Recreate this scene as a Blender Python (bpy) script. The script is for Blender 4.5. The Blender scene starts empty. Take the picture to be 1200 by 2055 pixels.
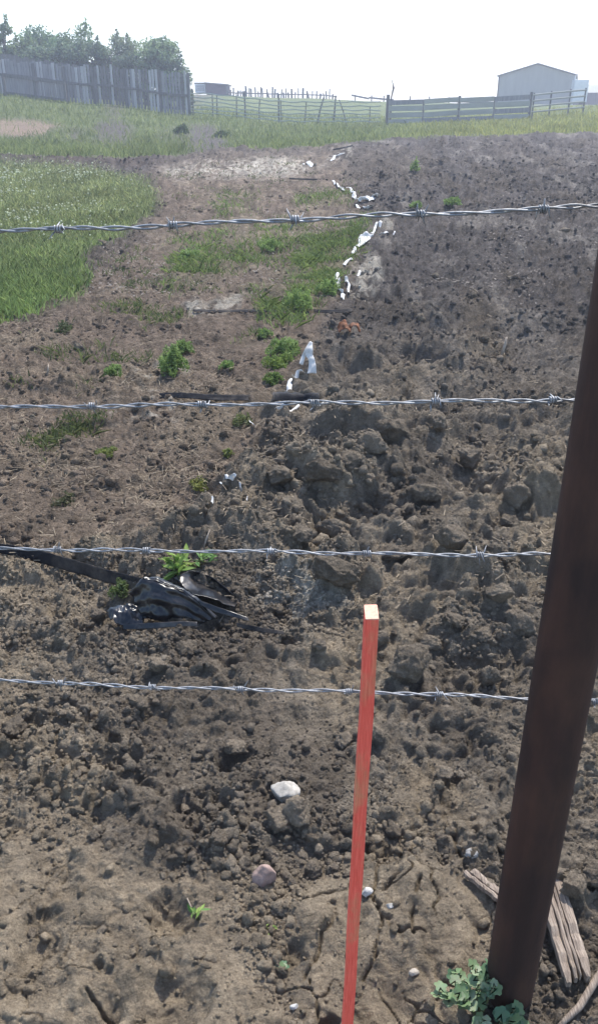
import bpy, bmesh, math, random
import numpy as np
from mathutils import Vector, Matrix, Euler, noise as mnoise

random.seed(7)
rng = np.random.default_rng(11)
scene = bpy.context.scene
C = scene.collection

# ------------------------------------------------------------------ camera, light, exposure
CAM_H = 1.52
FPX = 1640.0                      # focal length in photograph pixels (1200 x 2055)
PITCH = math.radians(26.07)
cam_data = bpy.data.cameras.new('camera')
cam = bpy.data.objects.new('camera', cam_data)
C.objects.link(cam)
cam.location = (0, 0, CAM_H)
cam.rotation_euler = (math.pi / 2 - PITCH, 0, 0)
cam_data.sensor_fit = 'VERTICAL'
cam_data.angle = 2 * math.atan(1027.5 / FPX)
cam_data.clip_start = 0.02
cam_data.clip_end = 2000
scene.camera = cam

SUN_EL = math.radians(55)
SUN_AZ = math.radians(24)         # to the right of straight ahead
world = bpy.data.worlds.new('World')
scene.world = world
world.use_nodes = True
wn = world.node_tree
wn.nodes.clear()
wo = wn.nodes.new('ShaderNodeOutputWorld')
wb = wn.nodes.new('ShaderNodeBackground')
ws = wn.nodes.new('ShaderNodeTexSky')
ws.sky_type = 'NISHITA'
ws.sun_disc = False
ws.sun_elevation = SUN_EL
ws.sun_rotation = SUN_AZ
ws.air_density = 1.0
ws.dust_density = 1.0
wb.inputs['Strength'].default_value = 0.15
wn.links.new(ws.outputs[0], wb.inputs[0])
wn.links.new(wb.outputs[0], wo.inputs[0])

sun_data = bpy.data.lights.new('sun', 'SUN')
sun_data.energy = 3.0
sun_data.angle = math.radians(0.6)
sun_data.color = (1.0, 0.95, 0.87)
sun = bpy.data.objects.new('sun', sun_data)
C.objects.link(sun)
sd = Vector((math.sin(SUN_AZ) * math.cos(SUN_EL), math.cos(SUN_AZ) * math.cos(SUN_EL), math.sin(SUN_EL)))
sun.rotation_euler = (-sd).to_track_quat('-Z', 'Y').to_euler()
sun.location = sd * 60

scene.view_settings.view_transform = 'Standard'
scene.view_settings.look = 'None'
scene.view_settings.gamma = 1
scene.view_settings.exposure = 1.2
scene.render.engine = 'CYCLES'
scene.cycles.use_denoising = True
scene.cycles.max_bounces = 6
scene.cycles.volume_bounces = 0

# ------------------------------------------------------------------ noise in numpy
def hash2(ix, iy, seed):
    n = (ix.astype(np.int64) * 374761393 + iy.astype(np.int64) * 668265263 + seed * 974711).astype(np.uint64) & np.uint64(0xFFFFFFFF)
    n = ((n ^ (n >> np.uint64(13))) * np.uint64(1274126177)) & np.uint64(0xFFFFFFFF)
    n = ((n ^ (n >> np.uint64(15))) * np.uint64(2246822519)) & np.uint64(0xFFFFFFFF)
    n = n ^ (n >> np.uint64(16))
    return n.astype(np.float64) / 4294967296.0

def vnoise(x, y, seed):
    ix = np.floor(x); iy = np.floor(y)
    fx = x - ix; fy = y - iy
    ix = ix.astype(np.int64); iy = iy.astype(np.int64)
    ux = fx * fx * fx * (fx * (fx * 6 - 15) + 10)
    uy = fy * fy * fy * (fy * (fy * 6 - 15) + 10)
    a = hash2(ix, iy, seed); b = hash2(ix + 1, iy, seed)
    c = hash2(ix, iy + 1, seed); d = hash2(ix + 1, iy + 1, seed)
    return (a + (b - a) * ux + (c - a) * uy + (a - b - c + d) * ux * uy) * 2 - 1

def fbm(x, y, seed, octs=3, gain=0.5):
    r = 0; amp = 1; tot = 0
    for o in range(octs):
        ca, sa = math.cos(o * 1.1 + 0.4), math.sin(o * 1.1 + 0.4)
        r = r + amp * vnoise((x * ca - y * sa) * 2 ** o + 3.7 * o, (x * sa + y * ca) * 2 ** o, seed + o * 17)
        tot += amp; amp *= gain
    return r / tot

def bumps(X, Y, size, seed, prob, rmin=0.28, rmax=0.62, flat=0.75, warp=0.35, pw=0.6):
    """union of lumps: one jittered lump per cell of a grid of that size, height in metres"""
    x = X / size; y = Y / size
    wx = x + warp * vnoise(x * 1.7, y * 1.7, seed + 5) + 0.5 * warp * vnoise(x * 4.1, y * 4.1, seed + 8)
    wy = y + warp * vnoise(x * 1.7 + 9, y * 1.7, seed + 6) + 0.5 * warp * vnoise(x * 4.1 + 5, y * 4.1, seed + 9)
    ix = np.floor(wx).astype(np.int64); iy = np.floor(wy).astype(np.int64)
    out = np.zeros_like(x)
    for dx in (-1, 0, 1):
        for dy in (-1, 0, 1):
            cx = ix + dx; cy = iy + dy
            h1 = hash2(cx, cy, seed); h2 = hash2(cx, cy, seed + 1); h3 = hash2(cx, cy, seed + 2); h4 = hash2(cx, cy, seed + 3)
            r = rmin + (rmax - rmin) * h3
            d2 = ((wx - cx - h1) ** 2 + (wy - cy - h2) ** 2) / (r * r)
            tilt = 1 + 0.35 * (h4 - 0.5) * ((wx - cx - h1) + (wy - cy - h2)) / r
            b = np.where(h4 < prob, r * size * flat * np.clip(1 - d2, 0, 1) ** pw * tilt, 0)
            out = np.maximum(out, b)
    return out

def cracks(X, Y, size, seed):
    x = X / size; y = Y / size
    x = x + 0.35 * vnoise(x * 2.3, y * 2.3, seed + 5); y = y + 0.35 * vnoise(x * 2.3 + 7, y * 2.3, seed + 6)
    ix = np.floor(x).astype(np.int64); iy = np.floor(y).astype(np.int64)
    f1 = np.full_like(x, 9.0); f2 = np.full_like(x, 9.0)
    for dx in (-1, 0, 1):
        for dy in (-1, 0, 1):
            cx = ix + dx; cy = iy + dy
            d = np.hypot(x - cx - hash2(cx, cy, seed), y - cy - hash2(cx, cy, seed + 1))
            f2 = np.minimum(f2, np.maximum(f1, d)); f1 = np.minimum(f1, d)
    return f2 - f1

def sstep(a, b, x):
    t = np.clip((x - a) / (b - a), 0, 1)
    return t * t * (3 - 2 * t)

# ------------------------------------------------------------------ measuring the photograph
CP, SP = math.cos(PITCH), math.sin(PITCH)

def ray(px, py):
    u = (px - 600) / FPX; v = (1027.5 - py) / FPX
    return Vector((u, CP + v * SP, -SP + v * CP))

def at(px, py, Y):
    """the world point seen at that photograph pixel, on the plane of that world Y"""
    d = ray(px, py)
    return Vector((0, 0, CAM_H)) + d * (Y / d.y)

def project(X, Y, Z):
    dz = Z - CAM_H
    depth = np.maximum(Y * CP - dz * SP, 0.05)
    upc = Y * SP + dz * CP
    return 600 + FPX * X / depth, 1027.5 - FPX * upc / depth

# terrain, measured as the image row of the ground at a few distances
TY = np.array([0, 12, 20, 35, 50, 60, 90, 125, 420.0])
TX = np.array([-900, 0, 200, 380, 600, 775, 1000, 1200, 2000.0])
ROWS = {
    35: [262, 286, 290, 290, 287, 281, 276, 272, 262],
    50: [120, 191, 212, 233, 251, 251, 243, 229, 190],
    60: [100, 170, 196, 219, 234, 237, 229, 215, 180],
    90: [60, 150, 176, 190, 197, 204, 209, 211, 190],
    125: [70, 156, 182, 193, 201, 207, 212, 214, 200],
}
TZ = np.zeros((len(TY), len(TX)))
for i, yy in enumerate(TY):
    if int(yy) in ROWS:
        for j, rr in enumerate(ROWS[int(yy)]):
            TZ[i, j] = at(600, rr, yy).z
TZ[2] = 0.3 * TZ[3]
TZ[8] = TZ[7] - 1.0
TU = (TX - 600) / FPX * CP

def macro(X, Y):
    u = X / np.maximum(Y, 4.0)
    yi = np.clip(np.searchsorted(TY, Y) - 1, 0, len(TY) - 2)
    ui = np.clip(np.searchsorted(TU, u) - 1, 0, len(TU) - 2)
    ty = np.clip((Y - TY[yi]) / (TY[yi + 1] - TY[yi]), 0, 1)
    tu = np.clip((u - TU[ui]) / (TU[ui + 1] - TU[ui]), 0, 1)
    tu = tu * tu * (3 - 2 * tu)
    def cr(a, b, c, d, t):
        return b + 0.5 * t * (c - a) * 0.6 + t * t * (-1.2 * 0.5 * (c - a) + 3 * (c - b) - 0.3 * (d - b)) * 0 + (3 * t * t - 2 * t ** 3) * (c - b) * 1.0 - 0.5 * t * (c - a) * 0.6
    a = TZ[yi, ui] * (1 - tu) + TZ[yi, ui + 1] * tu
    b = TZ[yi + 1, ui] * (1 - tu) + TZ[yi + 1, ui + 1] * tu
    t2 = 0.5 * ty + 0.5 * ty * ty * (3 - 2 * ty)
    return a + (b - a) * t2

def polymask(px, py, poly, soft):
    n = len(poly)
    d = np.full(px.shape, 1e9); inside = np.zeros(px.shape, bool)
    for i in range(n):
        x0, y0 = poly[i]; x1, y1 = poly[(i + 1) % n]
        ex, ey = x1 - x0, y1 - y0
        t = np.clip(((px - x0) * ex + (py - y0) * ey) / (ex * ex + ey * ey), 0, 1)
        d = np.minimum(d, np.hypot(px - x0 - t * ex, py - y0 - t * ey))
        c = (y0 > py) != (y1 > py)
        with np.errstate(divide='ignore', invalid='ignore'):
            xi = x0 + (py - y0) * ex / (ey if ey != 0 else 1e-9)
        inside ^= c & (px < xi)
    sdist = np.where(inside, d, -d)
    return sstep(-soft, soft, sdist)

P_GRASS_L = [(-1500, 345), (0, 330), (120, 338), (230, 350), (310, 374), (322, 400), (300, 428), (230, 466), (175, 505), (195, 555), (150, 598), (60, 618), (0, 628), (-1500, 760)]
P_FAR = [(-2500, 318), (0, 312), (150, 318), (300, 316), (420, 303), (600, 297), (720, 285), (850, 276), (1000, 273), (1200, 266), (3500, 230), (3500, -900), (-2500, -900)]
P_SMOOTH = [(-2500, 1700), (0, 1690), (150, 1680), (330, 1760), (450, 1790), (480, 1900), (560, 2000), (600, 2100), (620, 3600), (-2500, 3600)]
P_MUD = [(650, 1760), (760, 1725), (960, 1765), (1000, 1830), (985, 1960), (930, 2100), (900, 3600), (620, 3600), (640, 2100), (570, 1980), (610, 1850)]
P_LEFT = [(-2500, 640), (60, 625), (200, 560), (320, 420), (320, 330), (640, 302), (700, 380), (735, 440), (690, 540), (650, 640), (600, 720), (560, 800), (500, 930), (440, 1050), (330, 1085), (120, 1110), (-2500, 1150)]
P_WEED = [
    ([(590, 500), (745, 438), (722, 480), (690, 535), (655, 605), (612, 640), (575, 610), (570, 560)], 16, 1.0),
    ([(330, 490), (470, 455), (740, 445), (600, 520), (450, 560), (345, 590)], 22, 0.55),
    ([(585, 398), (640, 376), (705, 384), (706, 410), (585, 412)], 10, 0.6),
    ([(430, 395), (520, 392), (510, 440), (430, 445)], 16, 0.35),
    ([(500, 590), (640, 590), (640, 640), (540, 650)], 14, 0.6),
]
P_PALE = [([(175, 830), (260, 800), (360, 805), (330, 840), (215, 860)], 18), ([(262, 762), (400, 752), (380, 776), (275, 782)], 12),
          ([(380, 615), (500, 606), (490, 630), (390, 632)], 10), ([(-300, 236), (60, 238), (130, 252), (90, 274), (-300, 280)], 8),
          ([(690, 545), (735, 525), (760, 560), (735, 600), (695, 598)], 14), ([(755, 452), (778, 448), (780, 466), (758, 468)], 6), ([(655, 300), (700, 296), (690, 322), (640, 335)], 6), ([(330, 335), (560, 318), (640, 335), (560, 358), (360, 362)], 16), ([(430, 1130), (600, 1180), (700, 1230), (560, 1270)], 30)]
# hollows and lumps: (px, py, radius m, height m)
DENTS = [(340, 1835, .055, -.06), (348, 2012, .075, -.05), (80, 1878, .06, -.035), (200, 1942, .012, -.03), (120, 1790, .05, -.02), (230, 2030, .03, -.02),
         (866, 826, .15, -.12), (985, 1335, .2, -.09), (955, 985, .22, -.12), (465, 1530, .05, -.06), (405, 1635, .07, -.06), (250, 1545, .05, -.04),
         (820, 735, .26, -.14), (985, 725, .25, -.1), (700, 1040, .22, -.08), (640, 1180, .2, .05), (660, 980, .3, .09), (800, 945, .35, .08), (560, 965, .2, .06),
         (900, 1120, .25, .06), (1130, 600, .5, -.14), (1060, 880, .25, -.1), (880, 640, .5, .1), (700, 860, .3, .05), (820, 880, .3, .1), (300, 1690, .1, .03),
         (340, 1170, .25, .03), (40, 1470, .07, -.05), (860, 560, .5, -.12), (1000, 520, .6, .12), (880, 460, .7, .12), (1120, 440, .8, .12), (620, 1850, .07, .045),
         (780, 1700, .07, -.05), (840, 1790, .12, .03), (760, 1990, .07, -.045), (600, 1660, .08, .04), (585, 1920, .03, -.03), (1150, 1760, .1, .05), (60, 1950, .08, -.02),
         (450, 1960, .1, .015), (200, 1770, .09, .02), (720, 2040, .03, -.025)]
DENTS_W = []
for (dx_, dy_, r_, h_) in DENTS:
    d_ = ray(dx_, dy_); t_ = -CAM_H / d_.z
    DENTS_W.append((d_.x * t_, d_.y * t_, r_, h_))

# open cracks in the dried mud, as polylines of photograph pixels
CRACKS = [[(705, 1735), (698, 1790), (672, 1850), (640, 1905), (612, 1985)], [(760, 1735), (745, 1800), (768, 1850), (752, 1915), (728, 1960)], [(690, 1790), (640, 1800), (600, 1830)],
          [(838, 1790), (822, 1830), (826, 1890)], [(352, 1866), (332, 1890), (306, 1900)], [(180, 1998), (196, 2030), (222, 2046)], [(285, 2035), (270, 2060)], [(800, 1770), (768, 1800)],
          [(268, 1552), (250, 1565), (228, 1570)], [(770, 1850), (800, 1880), (850, 1885)]]
def _flat(px, py):
    d = ray(px, py); t = -CAM_H / d.z; return d.x * t, d.y * t
CRACKS_W = [[_flat(*p) for p in c] for c in CRACKS]

def fields(X, Y):
    """region masks of the ground, by world position"""
    M = macro(X, Y)
    px, py = project(X, Y, M)
    near = np.clip(3.0 / np.maximum(Y, 1.0), 0.12, 1.0)
    Yp = np.maximum(Y, 0.2)
    w1 = fbm(X / (0.12 + 0.05 * Yp), Y / (0.12 + 0.05 * Yp), 301, 3)
    w2 = fbm(X / (0.12 + 0.05 * Yp) + 31, Y / (0.12 + 0.05 * Yp), 302, 3)
    qx = px + w1 * 34; qy = py + w2 * 34 * np.clip((py - 200) / 700, 0.12, 1.0)
    F = {'px': px, 'py': py, 'M': M}
    F['grass'] = polymask(qx, qy, P_GRASS_L, 20)
    F['far'] = polymask(qx, qy, P_FAR, 5)
    F['smooth'] = polymask(qx, qy, P_SMOOTH, 45)
    F['mud'] = polymask(qx, qy, P_MUD, 30)
    F['left'] = polymask(qx, qy, P_LEFT, 30)
    wd = np.zeros_like(px)
    for poly, s, k in P_WEED:
        wd = np.maximum(wd, k * polymask(qx, qy, poly, s))
    F['weed'] = wd
    pl = np.zeros_like(px)
    for poly, s in P_PALE:
        pl = np.maximum(pl, polymask(qx, qy, poly, s))
    F['pale'] = pl
    soft = np.maximum.reduce([F['grass'] * 0.9, F['far'] * 0.9, F['smooth'] * 0.74, F['mud'] * 0.8, F['left'] * 0.55])
    F['rough'] = 1 - soft
    return F

def billow(X, Y, size, seed, octs=3, gain=0.55):
    """crumbly relief: rounded crumbs with sharp creases between them, about -0.5..0.5"""
    x = X / size; y = Y / size
    x = x + 0.3 * vnoise(x * 0.9, y * 0.9, seed + 70); y = y + 0.3 * vnoise(x * 0.9 + 4, y * 0.9, seed + 71)
    r = 0; amp = 1; tot = 0
    for o in range(octs):
        ca, sa = math.cos(o * 0.9 + 0.3), math.sin(o * 0.9 + 0.3)
        r = r + amp * (np.abs(vnoise((x * ca - y * sa) * 2.1 ** o, (x * sa + y * ca) * 2.1 ** o, seed + o * 13)) * 2 - 0.7)
        tot += amp; amp *= gain
    return -r / tot * 0.5 if False else r / tot * 0.5

def height(X, Y, F=None):
    if F is None: F = fields(X, Y)
    R = F['rough']
    z = F['M'].copy()
    z += (0.2 + 0.8 * R) * (0.05 * fbm(X / 1.3, Y / 1.3, 41, 3) * np.clip(Y / 3, 0.25, 1.6) + 0.022 * fbm(X / 0.33, Y / 0.33, 45, 3))
    # heaps of the worked ground
    heap = bumps(X + .4 * Y, Y * 1.35, 0.62, 51, 0.6, 0.35, 0.75, 0.36, 0.75, 1.4)
    z += R * heap * np.clip((Y - 1.6) / 2, 0, 1) * np.clip(.9 - .15 * (Y - 2.5), .25, 1)
    z += R * np.clip((Y - 3.5) / 4, 0, 1) * (0.055 * billow(X, Y, 0.14, 191, 4, 0.72) + 0.6 * bumps(X, Y, 0.13, 193, 0.3, 0.2, 0.55, 0.5, 0.7, 0.9))
    z += F['left'] * np.clip((Y - 2) / 3, 0, 1) * (0.045 * billow(X, Y, 0.10, 195, 5, 0.75) + 0.03 * fbm(X / .4, Y / .3, 197, 3))
    z += R * np.clip((Y - 1.8) / 1.2, 0, 1) * np.clip(1.5 - Y / 10, .3, 1) * 0.10 * fbm((X + .5 * Y) / .75, (Y - .3 * X) / .42, 199, 3, .55)
    R2 = np.clip(R * 1.1, 0, 1)
    patch = sstep(-0.35, 0.3, fbm(X / 0.4, Y / 0.4, 55, 3))
    a = bumps(X, Y, 0.21, 61, 0.3, 0.25, 0.6, 0.5, 0.6, 1.0)
    b = bumps(X, Y, 0.105, 71, 0.35, 0.2, 0.55, 0.55, 0.6, 0.8)
    z += R2 * np.maximum(a * np.clip((Y - 1.2) / 1.2, 0.1, 1) * np.clip(1.3 - .1 * Y, .45, 1), b * 0.9)
    z += (0.06 + 0.94 * R2) * 0.8 * patch * bumps(X, Y, 0.05, 81, 0.4, 0.2, 0.55, 0.6, 0.6)
    z += (0.05 + 0.95 * R2) * 0.8 * patch * bumps(X, Y, 0.024, 91, 0.45, 0.2, 0.55, 0.6, 0.6)
    nearw = np.clip(1.7 - Y * 0.22, 0, 1)
    rr = 0.14 + 0.86 * R2
    z += rr * 0.045 * billow(X, Y, 0.19, 141, 4, 0.65) * (0.5 + 0.5 * patch) * np.clip(Y / 2.2, 0.45, 1.3)
    z += rr * 0.026 * billow(X, Y, 0.06, 151, 4, 0.68) * np.clip(Y / 2.0, 0.5, 1.9)
    z += nearw * rr * 0.010 * billow(X, Y, 0.022, 161, 3, 0.7)
    z += 0.010 * (1 - R) * fbm(X / 0.09, Y / 0.09, 101, 5, 0.6)
    z += F['smooth'] * (0.016 * fbm(X / 0.14, Y / 0.14, 105, 5, 0.55) - 0.008 * sstep(0.25, 0.6, fbm(X / 0.05, Y / 0.05, 107, 2)))
    close = np.clip(4.5 - Y, 0, 1)
    z += close * (0.4 + 0.6 * R) * (1 - .75 * F['left']) * (0.9 * bumps(X, Y, 0.17, 145, 0.55, 0.25, 0.65, 0.36, 0.7, 1.0) + 0.028 * billow(X, Y, 0.3, 147, 3, 0.6))
    z += close * (1 - R) * (1 - .6 * F['left']) * (0.012 * billow(X, Y, 0.10, 148, 4, 0.65) + 0.55 * bumps(X, Y, 0.07, 149, 0.22, 0.2, 0.5, 0.5, 0.7))
    far_r = np.clip((Y - 3.2) / 11, 0, 1) * R
    z += far_r * 0.26 * billow(X, Y / (1 + .02 * np.maximum(Y, 0)), 0.5, 171, 4, 0.7) + far_r * 0.1 * np.abs(fbm((X + Y * 0.3) / 0.9, (Y - X * 0.3) / 0.35, 181, 3))
    for (dx, dy, r, h) in DENTS_W:
        sel = (np.abs(X - dx) < 2 * r) & (np.abs(Y - dy) < 2 * r)
        if not sel.any(): continue
        xs = X[sel]; ys = Y[sel]
        ww = 0.4 * fbm(xs / (r * 0.8), ys / (r * 0.8), 111, 3)
        q = np.hypot(xs - dx, ys - dy) / r + ww
        k = 0.75 * sstep(1.25, 0.3, q) if h < 0 else sstep(1.3, 0.0, q)
        rim = 0.1 * abs(h) * np.exp(-((q - 1.2) / 0.22) ** 2) if h < 0 else 0
        z[sel] += h * k + rim
    for line in CRACKS_W:
        lx = [p[0] for p in line]; ly = [p[1] for p in line]
        sel = (X > min(lx) - .04) & (X < max(lx) + .04) & (Y > min(ly) - .04) & (Y < max(ly) + .04)
        if not sel.any(): continue
        xs = X[sel]; ys_ = Y[sel]; d = np.full(xs.shape, 9.0)
        xw = xs + .010 * fbm(xs / .03, ys_ / .03, 131, 3); yw = ys_ + .010 * fbm(xs / .03 + 7, ys_ / .03, 132, 3)
        for (x0, y0), (x1, y1) in zip(line[:-1], line[1:]):
            ex, ey = x1 - x0, y1 - y0; tt = np.clip(((xw - x0) * ex + (yw - y0) * ey) / (ex * ex + ey * ey), 0, 1)
            d = np.minimum(d, np.hypot(xw - x0 - tt * ex, yw - y0 - tt * ey))
        z[sel] -= (0.02 * sstep(0.0055, 0.0008, d)) * sstep(-.5, .1, fbm(xs / .06, ys_ / .06, 133, 2)) - 0.008 * sstep(0.05, 0.008, d)
    cr = cracks(X, Y, 0.13, 121)
    cw = F['mud'] + 0.35 * F['smooth'] * sstep(0.1, 0.4, vnoise(X / 0.25, Y / 0.25, 125))
    z -= np.clip(cw, 0, 1) * 0.02 * sstep(0.045, 0.0, cr) * sstep(-0.35, 0.2, vnoise(X / 0.12, Y / 0.12, 127))
    return z

def H1(x, y):
    return float(height(np.array([float(x)]), np.array([float(y)]))[0])

_RY = np.concatenate([np.geomspace(0.6, 30, 2600), np.geomspace(30.02, 140, 1500)])
def ground_at(px, py):
    """first point of the built ground along the sight line of a photograph pixel"""
    d = ray(px, py)
    X = d.x / d.y * _RY; Z = CAM_H + d.z / d.y * _RY
    h = height(X, _RY)
    k = np.argmax(Z < h)
    if not (Z < h).any(): k = len(_RY) - 1
    return Vector((X[k], _RY[k], h[k]))

def depth_of(p):
    return p.y * CP - (p.z - CAM_H) * SP
def px2m(p, n):
    return n * depth_of(p) / FPX

# ------------------------------------------------------------------ object helpers
def link(o, parent=None):
    C.objects.link(o)
    if parent is not None: o.parent = parent
    return o

def tag(o, label=None, cat=None, group=None, kind=None):
    if label: o['label'] = label
    if cat: o['category'] = cat
    if group: o['group'] = group
    if kind: o['kind'] = kind
    return o

def root(name, loc, label, cat, group=None):
    o = bpy.data.objects.new(name, None)
    o.location = loc
    o.empty_display_size = 0.1
    link(o)
    return tag(o, label, cat, group)

def mesh_np(name, verts, faces, mat, smooth=False, cols=None):
    """verts (n,3), faces (m,3) or (m,4) numpy"""
    me = bpy.data.meshes.new(name)
    verts = np.asarray(verts, np.float32); faces = np.asarray(faces, np.int32)
    k = faces.shape[1]
    me.vertices.add(len(verts)); me.vertices.foreach_set('co', verts.ravel())
    me.loops.add(faces.size); me.loops.foreach_set('vertex_index', faces.ravel())
    me.polygons.add(len(faces))
    me.polygons.foreach_set('loop_start', np.arange(0, faces.size, k, dtype=np.int32))
    if smooth: me.polygons.foreach_set('use_smooth', np.ones(len(faces), bool))
    me.update(calc_edges=True)
    if cols is not None:
        a = me.color_attributes.new('tint', 'FLOAT_COLOR', 'POINT')
        c4 = np.ones((len(verts), 4), np.float32); c4[:, :3] = cols
        a.data.foreach_set('color', c4.ravel())
    me.materials.append(mat)
    return me

class MB:
    def __init__(s): s.v = []; s.f = []
    def add(s, vs, fs):
        b = len(s.v); s.v += [tuple(v) for v in vs]; s.f += [tuple(i + b for i in f) for f in fs]
    def box(s, c, ax, ay, az):
        """centre and three half-axis vectors"""
        c = Vector(c); ax = Vector(ax); ay = Vector(ay); az = Vector(az)
        vs = [c + ax * i + ay * j + az * k for k in (-1, 1) for j in (-1, 1) for i in (-1, 1)]
        s.add(vs, [(0, 2, 3, 1), (4, 5, 7, 6), (0, 1, 5, 4), (2, 6, 7, 3), (0, 4, 6, 2), (1, 3, 7, 5)])
    def beam(s, a, b, w, h, up=(0, 0, 1)):
        a = Vector(a); b = Vector(b); d = (b - a); l = d.length; d.normalize()
        side = d.cross(Vector(up))
        if side.length < 1e-4: side = Vector((1, 0, 0))
        side.normalize(); u = side.cross(d)
        s.box((a + b) / 2, d * l / 2, side * w / 2, u * h / 2)
    def tube(s, pts, rad, n=6, cap=True):
        pts = [Vector(p) for p in pts]; m = len(pts)
        rs = rad if isinstance(rad, (list, tuple)) else [rad] * m
        t0 = (pts[1] - pts[0]).normalized()
        u = t0.orthogonal().normalized(); rings = []
        for i in range(m):
            t = (pts[min(i + 1, m - 1)] - pts[max(i - 1, 0)])
            t = t.normalized() if t.length > 1e-9 else t0
            u = (u - t * u.dot(t)); u = u.normalized() if u.length > 1e-6 else t.orthogonal().normalized()
            w = t.cross(u)
            rings.append([pts[i] + (u * math.cos(2 * math.pi * k / n) + w * math.sin(2 * math.pi * k / n)) * rs[i] for k in range(n)])
        vs = [p for r in rings for p in r]
        fs = [(i * n + k, i * n + (k + 1) % n, (i + 1) * n + (k + 1) % n, (i + 1) * n + k) for i in range(m - 1) for k in range(n)]
        if cap:
            fs.append(tuple(range(n - 1, -1, -1))); fs.append(tuple((m - 1) * n + k for k in range(n)))
        s.add(vs, fs)
    def build(s, name, mat, parent=None, smooth=False, loc=None):
        """vertices are given in the world; the object's origin is its parent's, or loc"""
        o0 = Vector(parent_origin(parent)) if parent is not None else Vector(loc or (0, 0, 0))
        me = bpy.data.meshes.new(name)
        me.from_pydata([tuple(Vector(v) - o0) for v in s.v], [], s.f)
        me.materials.append(mat)
        if smooth: me.polygons.foreach_set('use_smooth', [True] * len(me.polygons))
        me.update()
        o = bpy.data.objects.new(name, me)
        if parent is None: o.location = o0
        return link(o, parent)

def parent_origin(p):
    o = Vector((0, 0, 0))
    while p is not None:
        o += p.location; p = p.parent
    return o

# ------------------------------------------------------------------ materials
def lin(r, g, b):
    f = lambda c: (c / 255 / 12.92) if c / 255 <= 0.04045 else ((c / 255 + 0.055) / 1.055) ** 2.4
    return (f(r), f(g), f(b), 1)

class NT:
    def __init__(s, name):
        s.m = bpy.data.materials.new(name); s.m.use_nodes = True
        s.t = s.m.node_tree; s.b = s.t.nodes['Principled BSDF']; s.out = s.t.nodes['Material Output']
        s.b.inputs['Specular IOR Level'].default_value = 0.25
    def n(s, typ, **kw):
        nd = s.t.nodes.new(typ)
        for k, v in kw.items():
            if k in nd.inputs: nd.inputs[k].default_value = v
            else: setattr(nd, k, v)
        return nd
    def l(s, a, b): s.t.links.new(a, b)
    def noise(s, scale, detail=4, rough=0.6, vec=None, dist=0.0):
        nd = s.n('ShaderNodeTexNoise'); nd.inputs['Scale'].default_value = scale
        nd.inputs['Detail'].default_value = detail; nd.inputs['Roughness'].default_value = rough; nd.inputs['Distortion'].default_value = dist
        if vec is not None: s.l(vec, nd.inputs['Vector'])
        return nd.outputs['Fac']
    def coord(s, scale=(1, 1, 1), kind='Object'):
        tc = s.n('ShaderNodeTexCoord'); mp = s.n('ShaderNodeMapping'); mp.inputs['Scale'].default_value = scale
        s.l(tc.outputs[kind], mp.inputs['Vector']); return mp.outputs[0]
    def ramp(s, fac, stops):
        r = s.n('ShaderNodeValToRGB')
        while len(r.color_ramp.elements) < len(stops): r.color_ramp.elements.new(0.5)
        for e, (p, c) in zip(r.color_ramp.elements, stops): e.position = p; e.color = c if len(c) == 4 else (*c, 1)
        s.l(fac, r.inputs[0]); return r.outputs[0]
    def mix(s, a, b, fac, mode='MIX'):
        m = s.n('ShaderNodeMix', data_type='RGBA', blend_type=mode)
        for sock, v in ((m.inputs[6], a), (m.inputs[7], b), (m.inputs[0], fac)):
            if hasattr(v, 'is_linked') or hasattr(v, 'links'): s.l(v, sock)
            else: sock.default_value = v if not (isinstance(v, tuple) and len(v) == 3) else (*v, 1)
        return m.outputs[2]
    def bump(s, fac, strength=0.3, dist=0.01):
        b = s.n('ShaderNodeBump'); b.inputs['Strength'].default_value = strength; b.inputs['Distance'].default_value = dist
        s.l(fac, b.inputs['Height']); s.l(b.outputs[0], s.b.inputs['Normal'])
    def rough(s, v): s.b.inputs['Roughness'].default_value = v
    def color(s, c):
        if hasattr(c, 'links'): s.l(c, s.b.inputs['Base Color'])
        else: s.b.inputs['Base Color'].default_value = c if len(c) == 4 else (*c, 1)

def tinted(name, rough=0.9, transl=0.0, bump=None, vary=0.0, vscale=40):
    """material that takes its colour from the mesh's own tint"""
    t = NT(name)
    a = t.n('ShaderNodeVertexColor', layer_name='tint')
    col = a.outputs[0]
    if vary:
        nz = t.noise(vscale, 5, 0.65, t.coord())
        g = t.ramp(nz, [(0.25, (1 - vary,) * 3), (0.75, (1 + vary,) * 3)])
        col = t.mix(col, g, 1.0, 'MULTIPLY')
    t.color(col); t.rough(rough)
    if bump:
        sc, st, di = bump
        nz2 = t.noise(sc, 8, 0.7, t.coord())
        t.bump(nz2, st, di)
    if transl:
        tr = t.n('ShaderNodeBsdfTranslucent'); t.l(col, tr.inputs[0])
        mx = t.n('ShaderNodeMixShader'); mx.inputs[0].default_value = transl
        t.l(t.b.outputs[0], mx.inputs[1]); t.l(tr.outputs[0], mx.inputs[2]); t.l(mx.outputs[0], t.out.inputs[0])
    return t.m

def noisy(name, c0, c1, scale=20, rough=0.85, stretch=(1, 1, 1), bump=(0.3, 0.004), metal=0, spec=0.25, kind='Object'):
    t = NT(name)
    v = t.coord(stretch, kind)
    nz = t.noise(scale, 6, 0.65, v)
    t.color(t.ramp(nz, [(0.3, c0), (0.7, c1)])); t.rough(rough)
    t.b.inputs['Metallic'].default_value = metal
    t.b.inputs['Specular IOR Level'].default_value = spec
    if bump: t.bump(t.noise(scale * 2.5, 6, 0.7, v), *bump)
    return t.m

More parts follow.
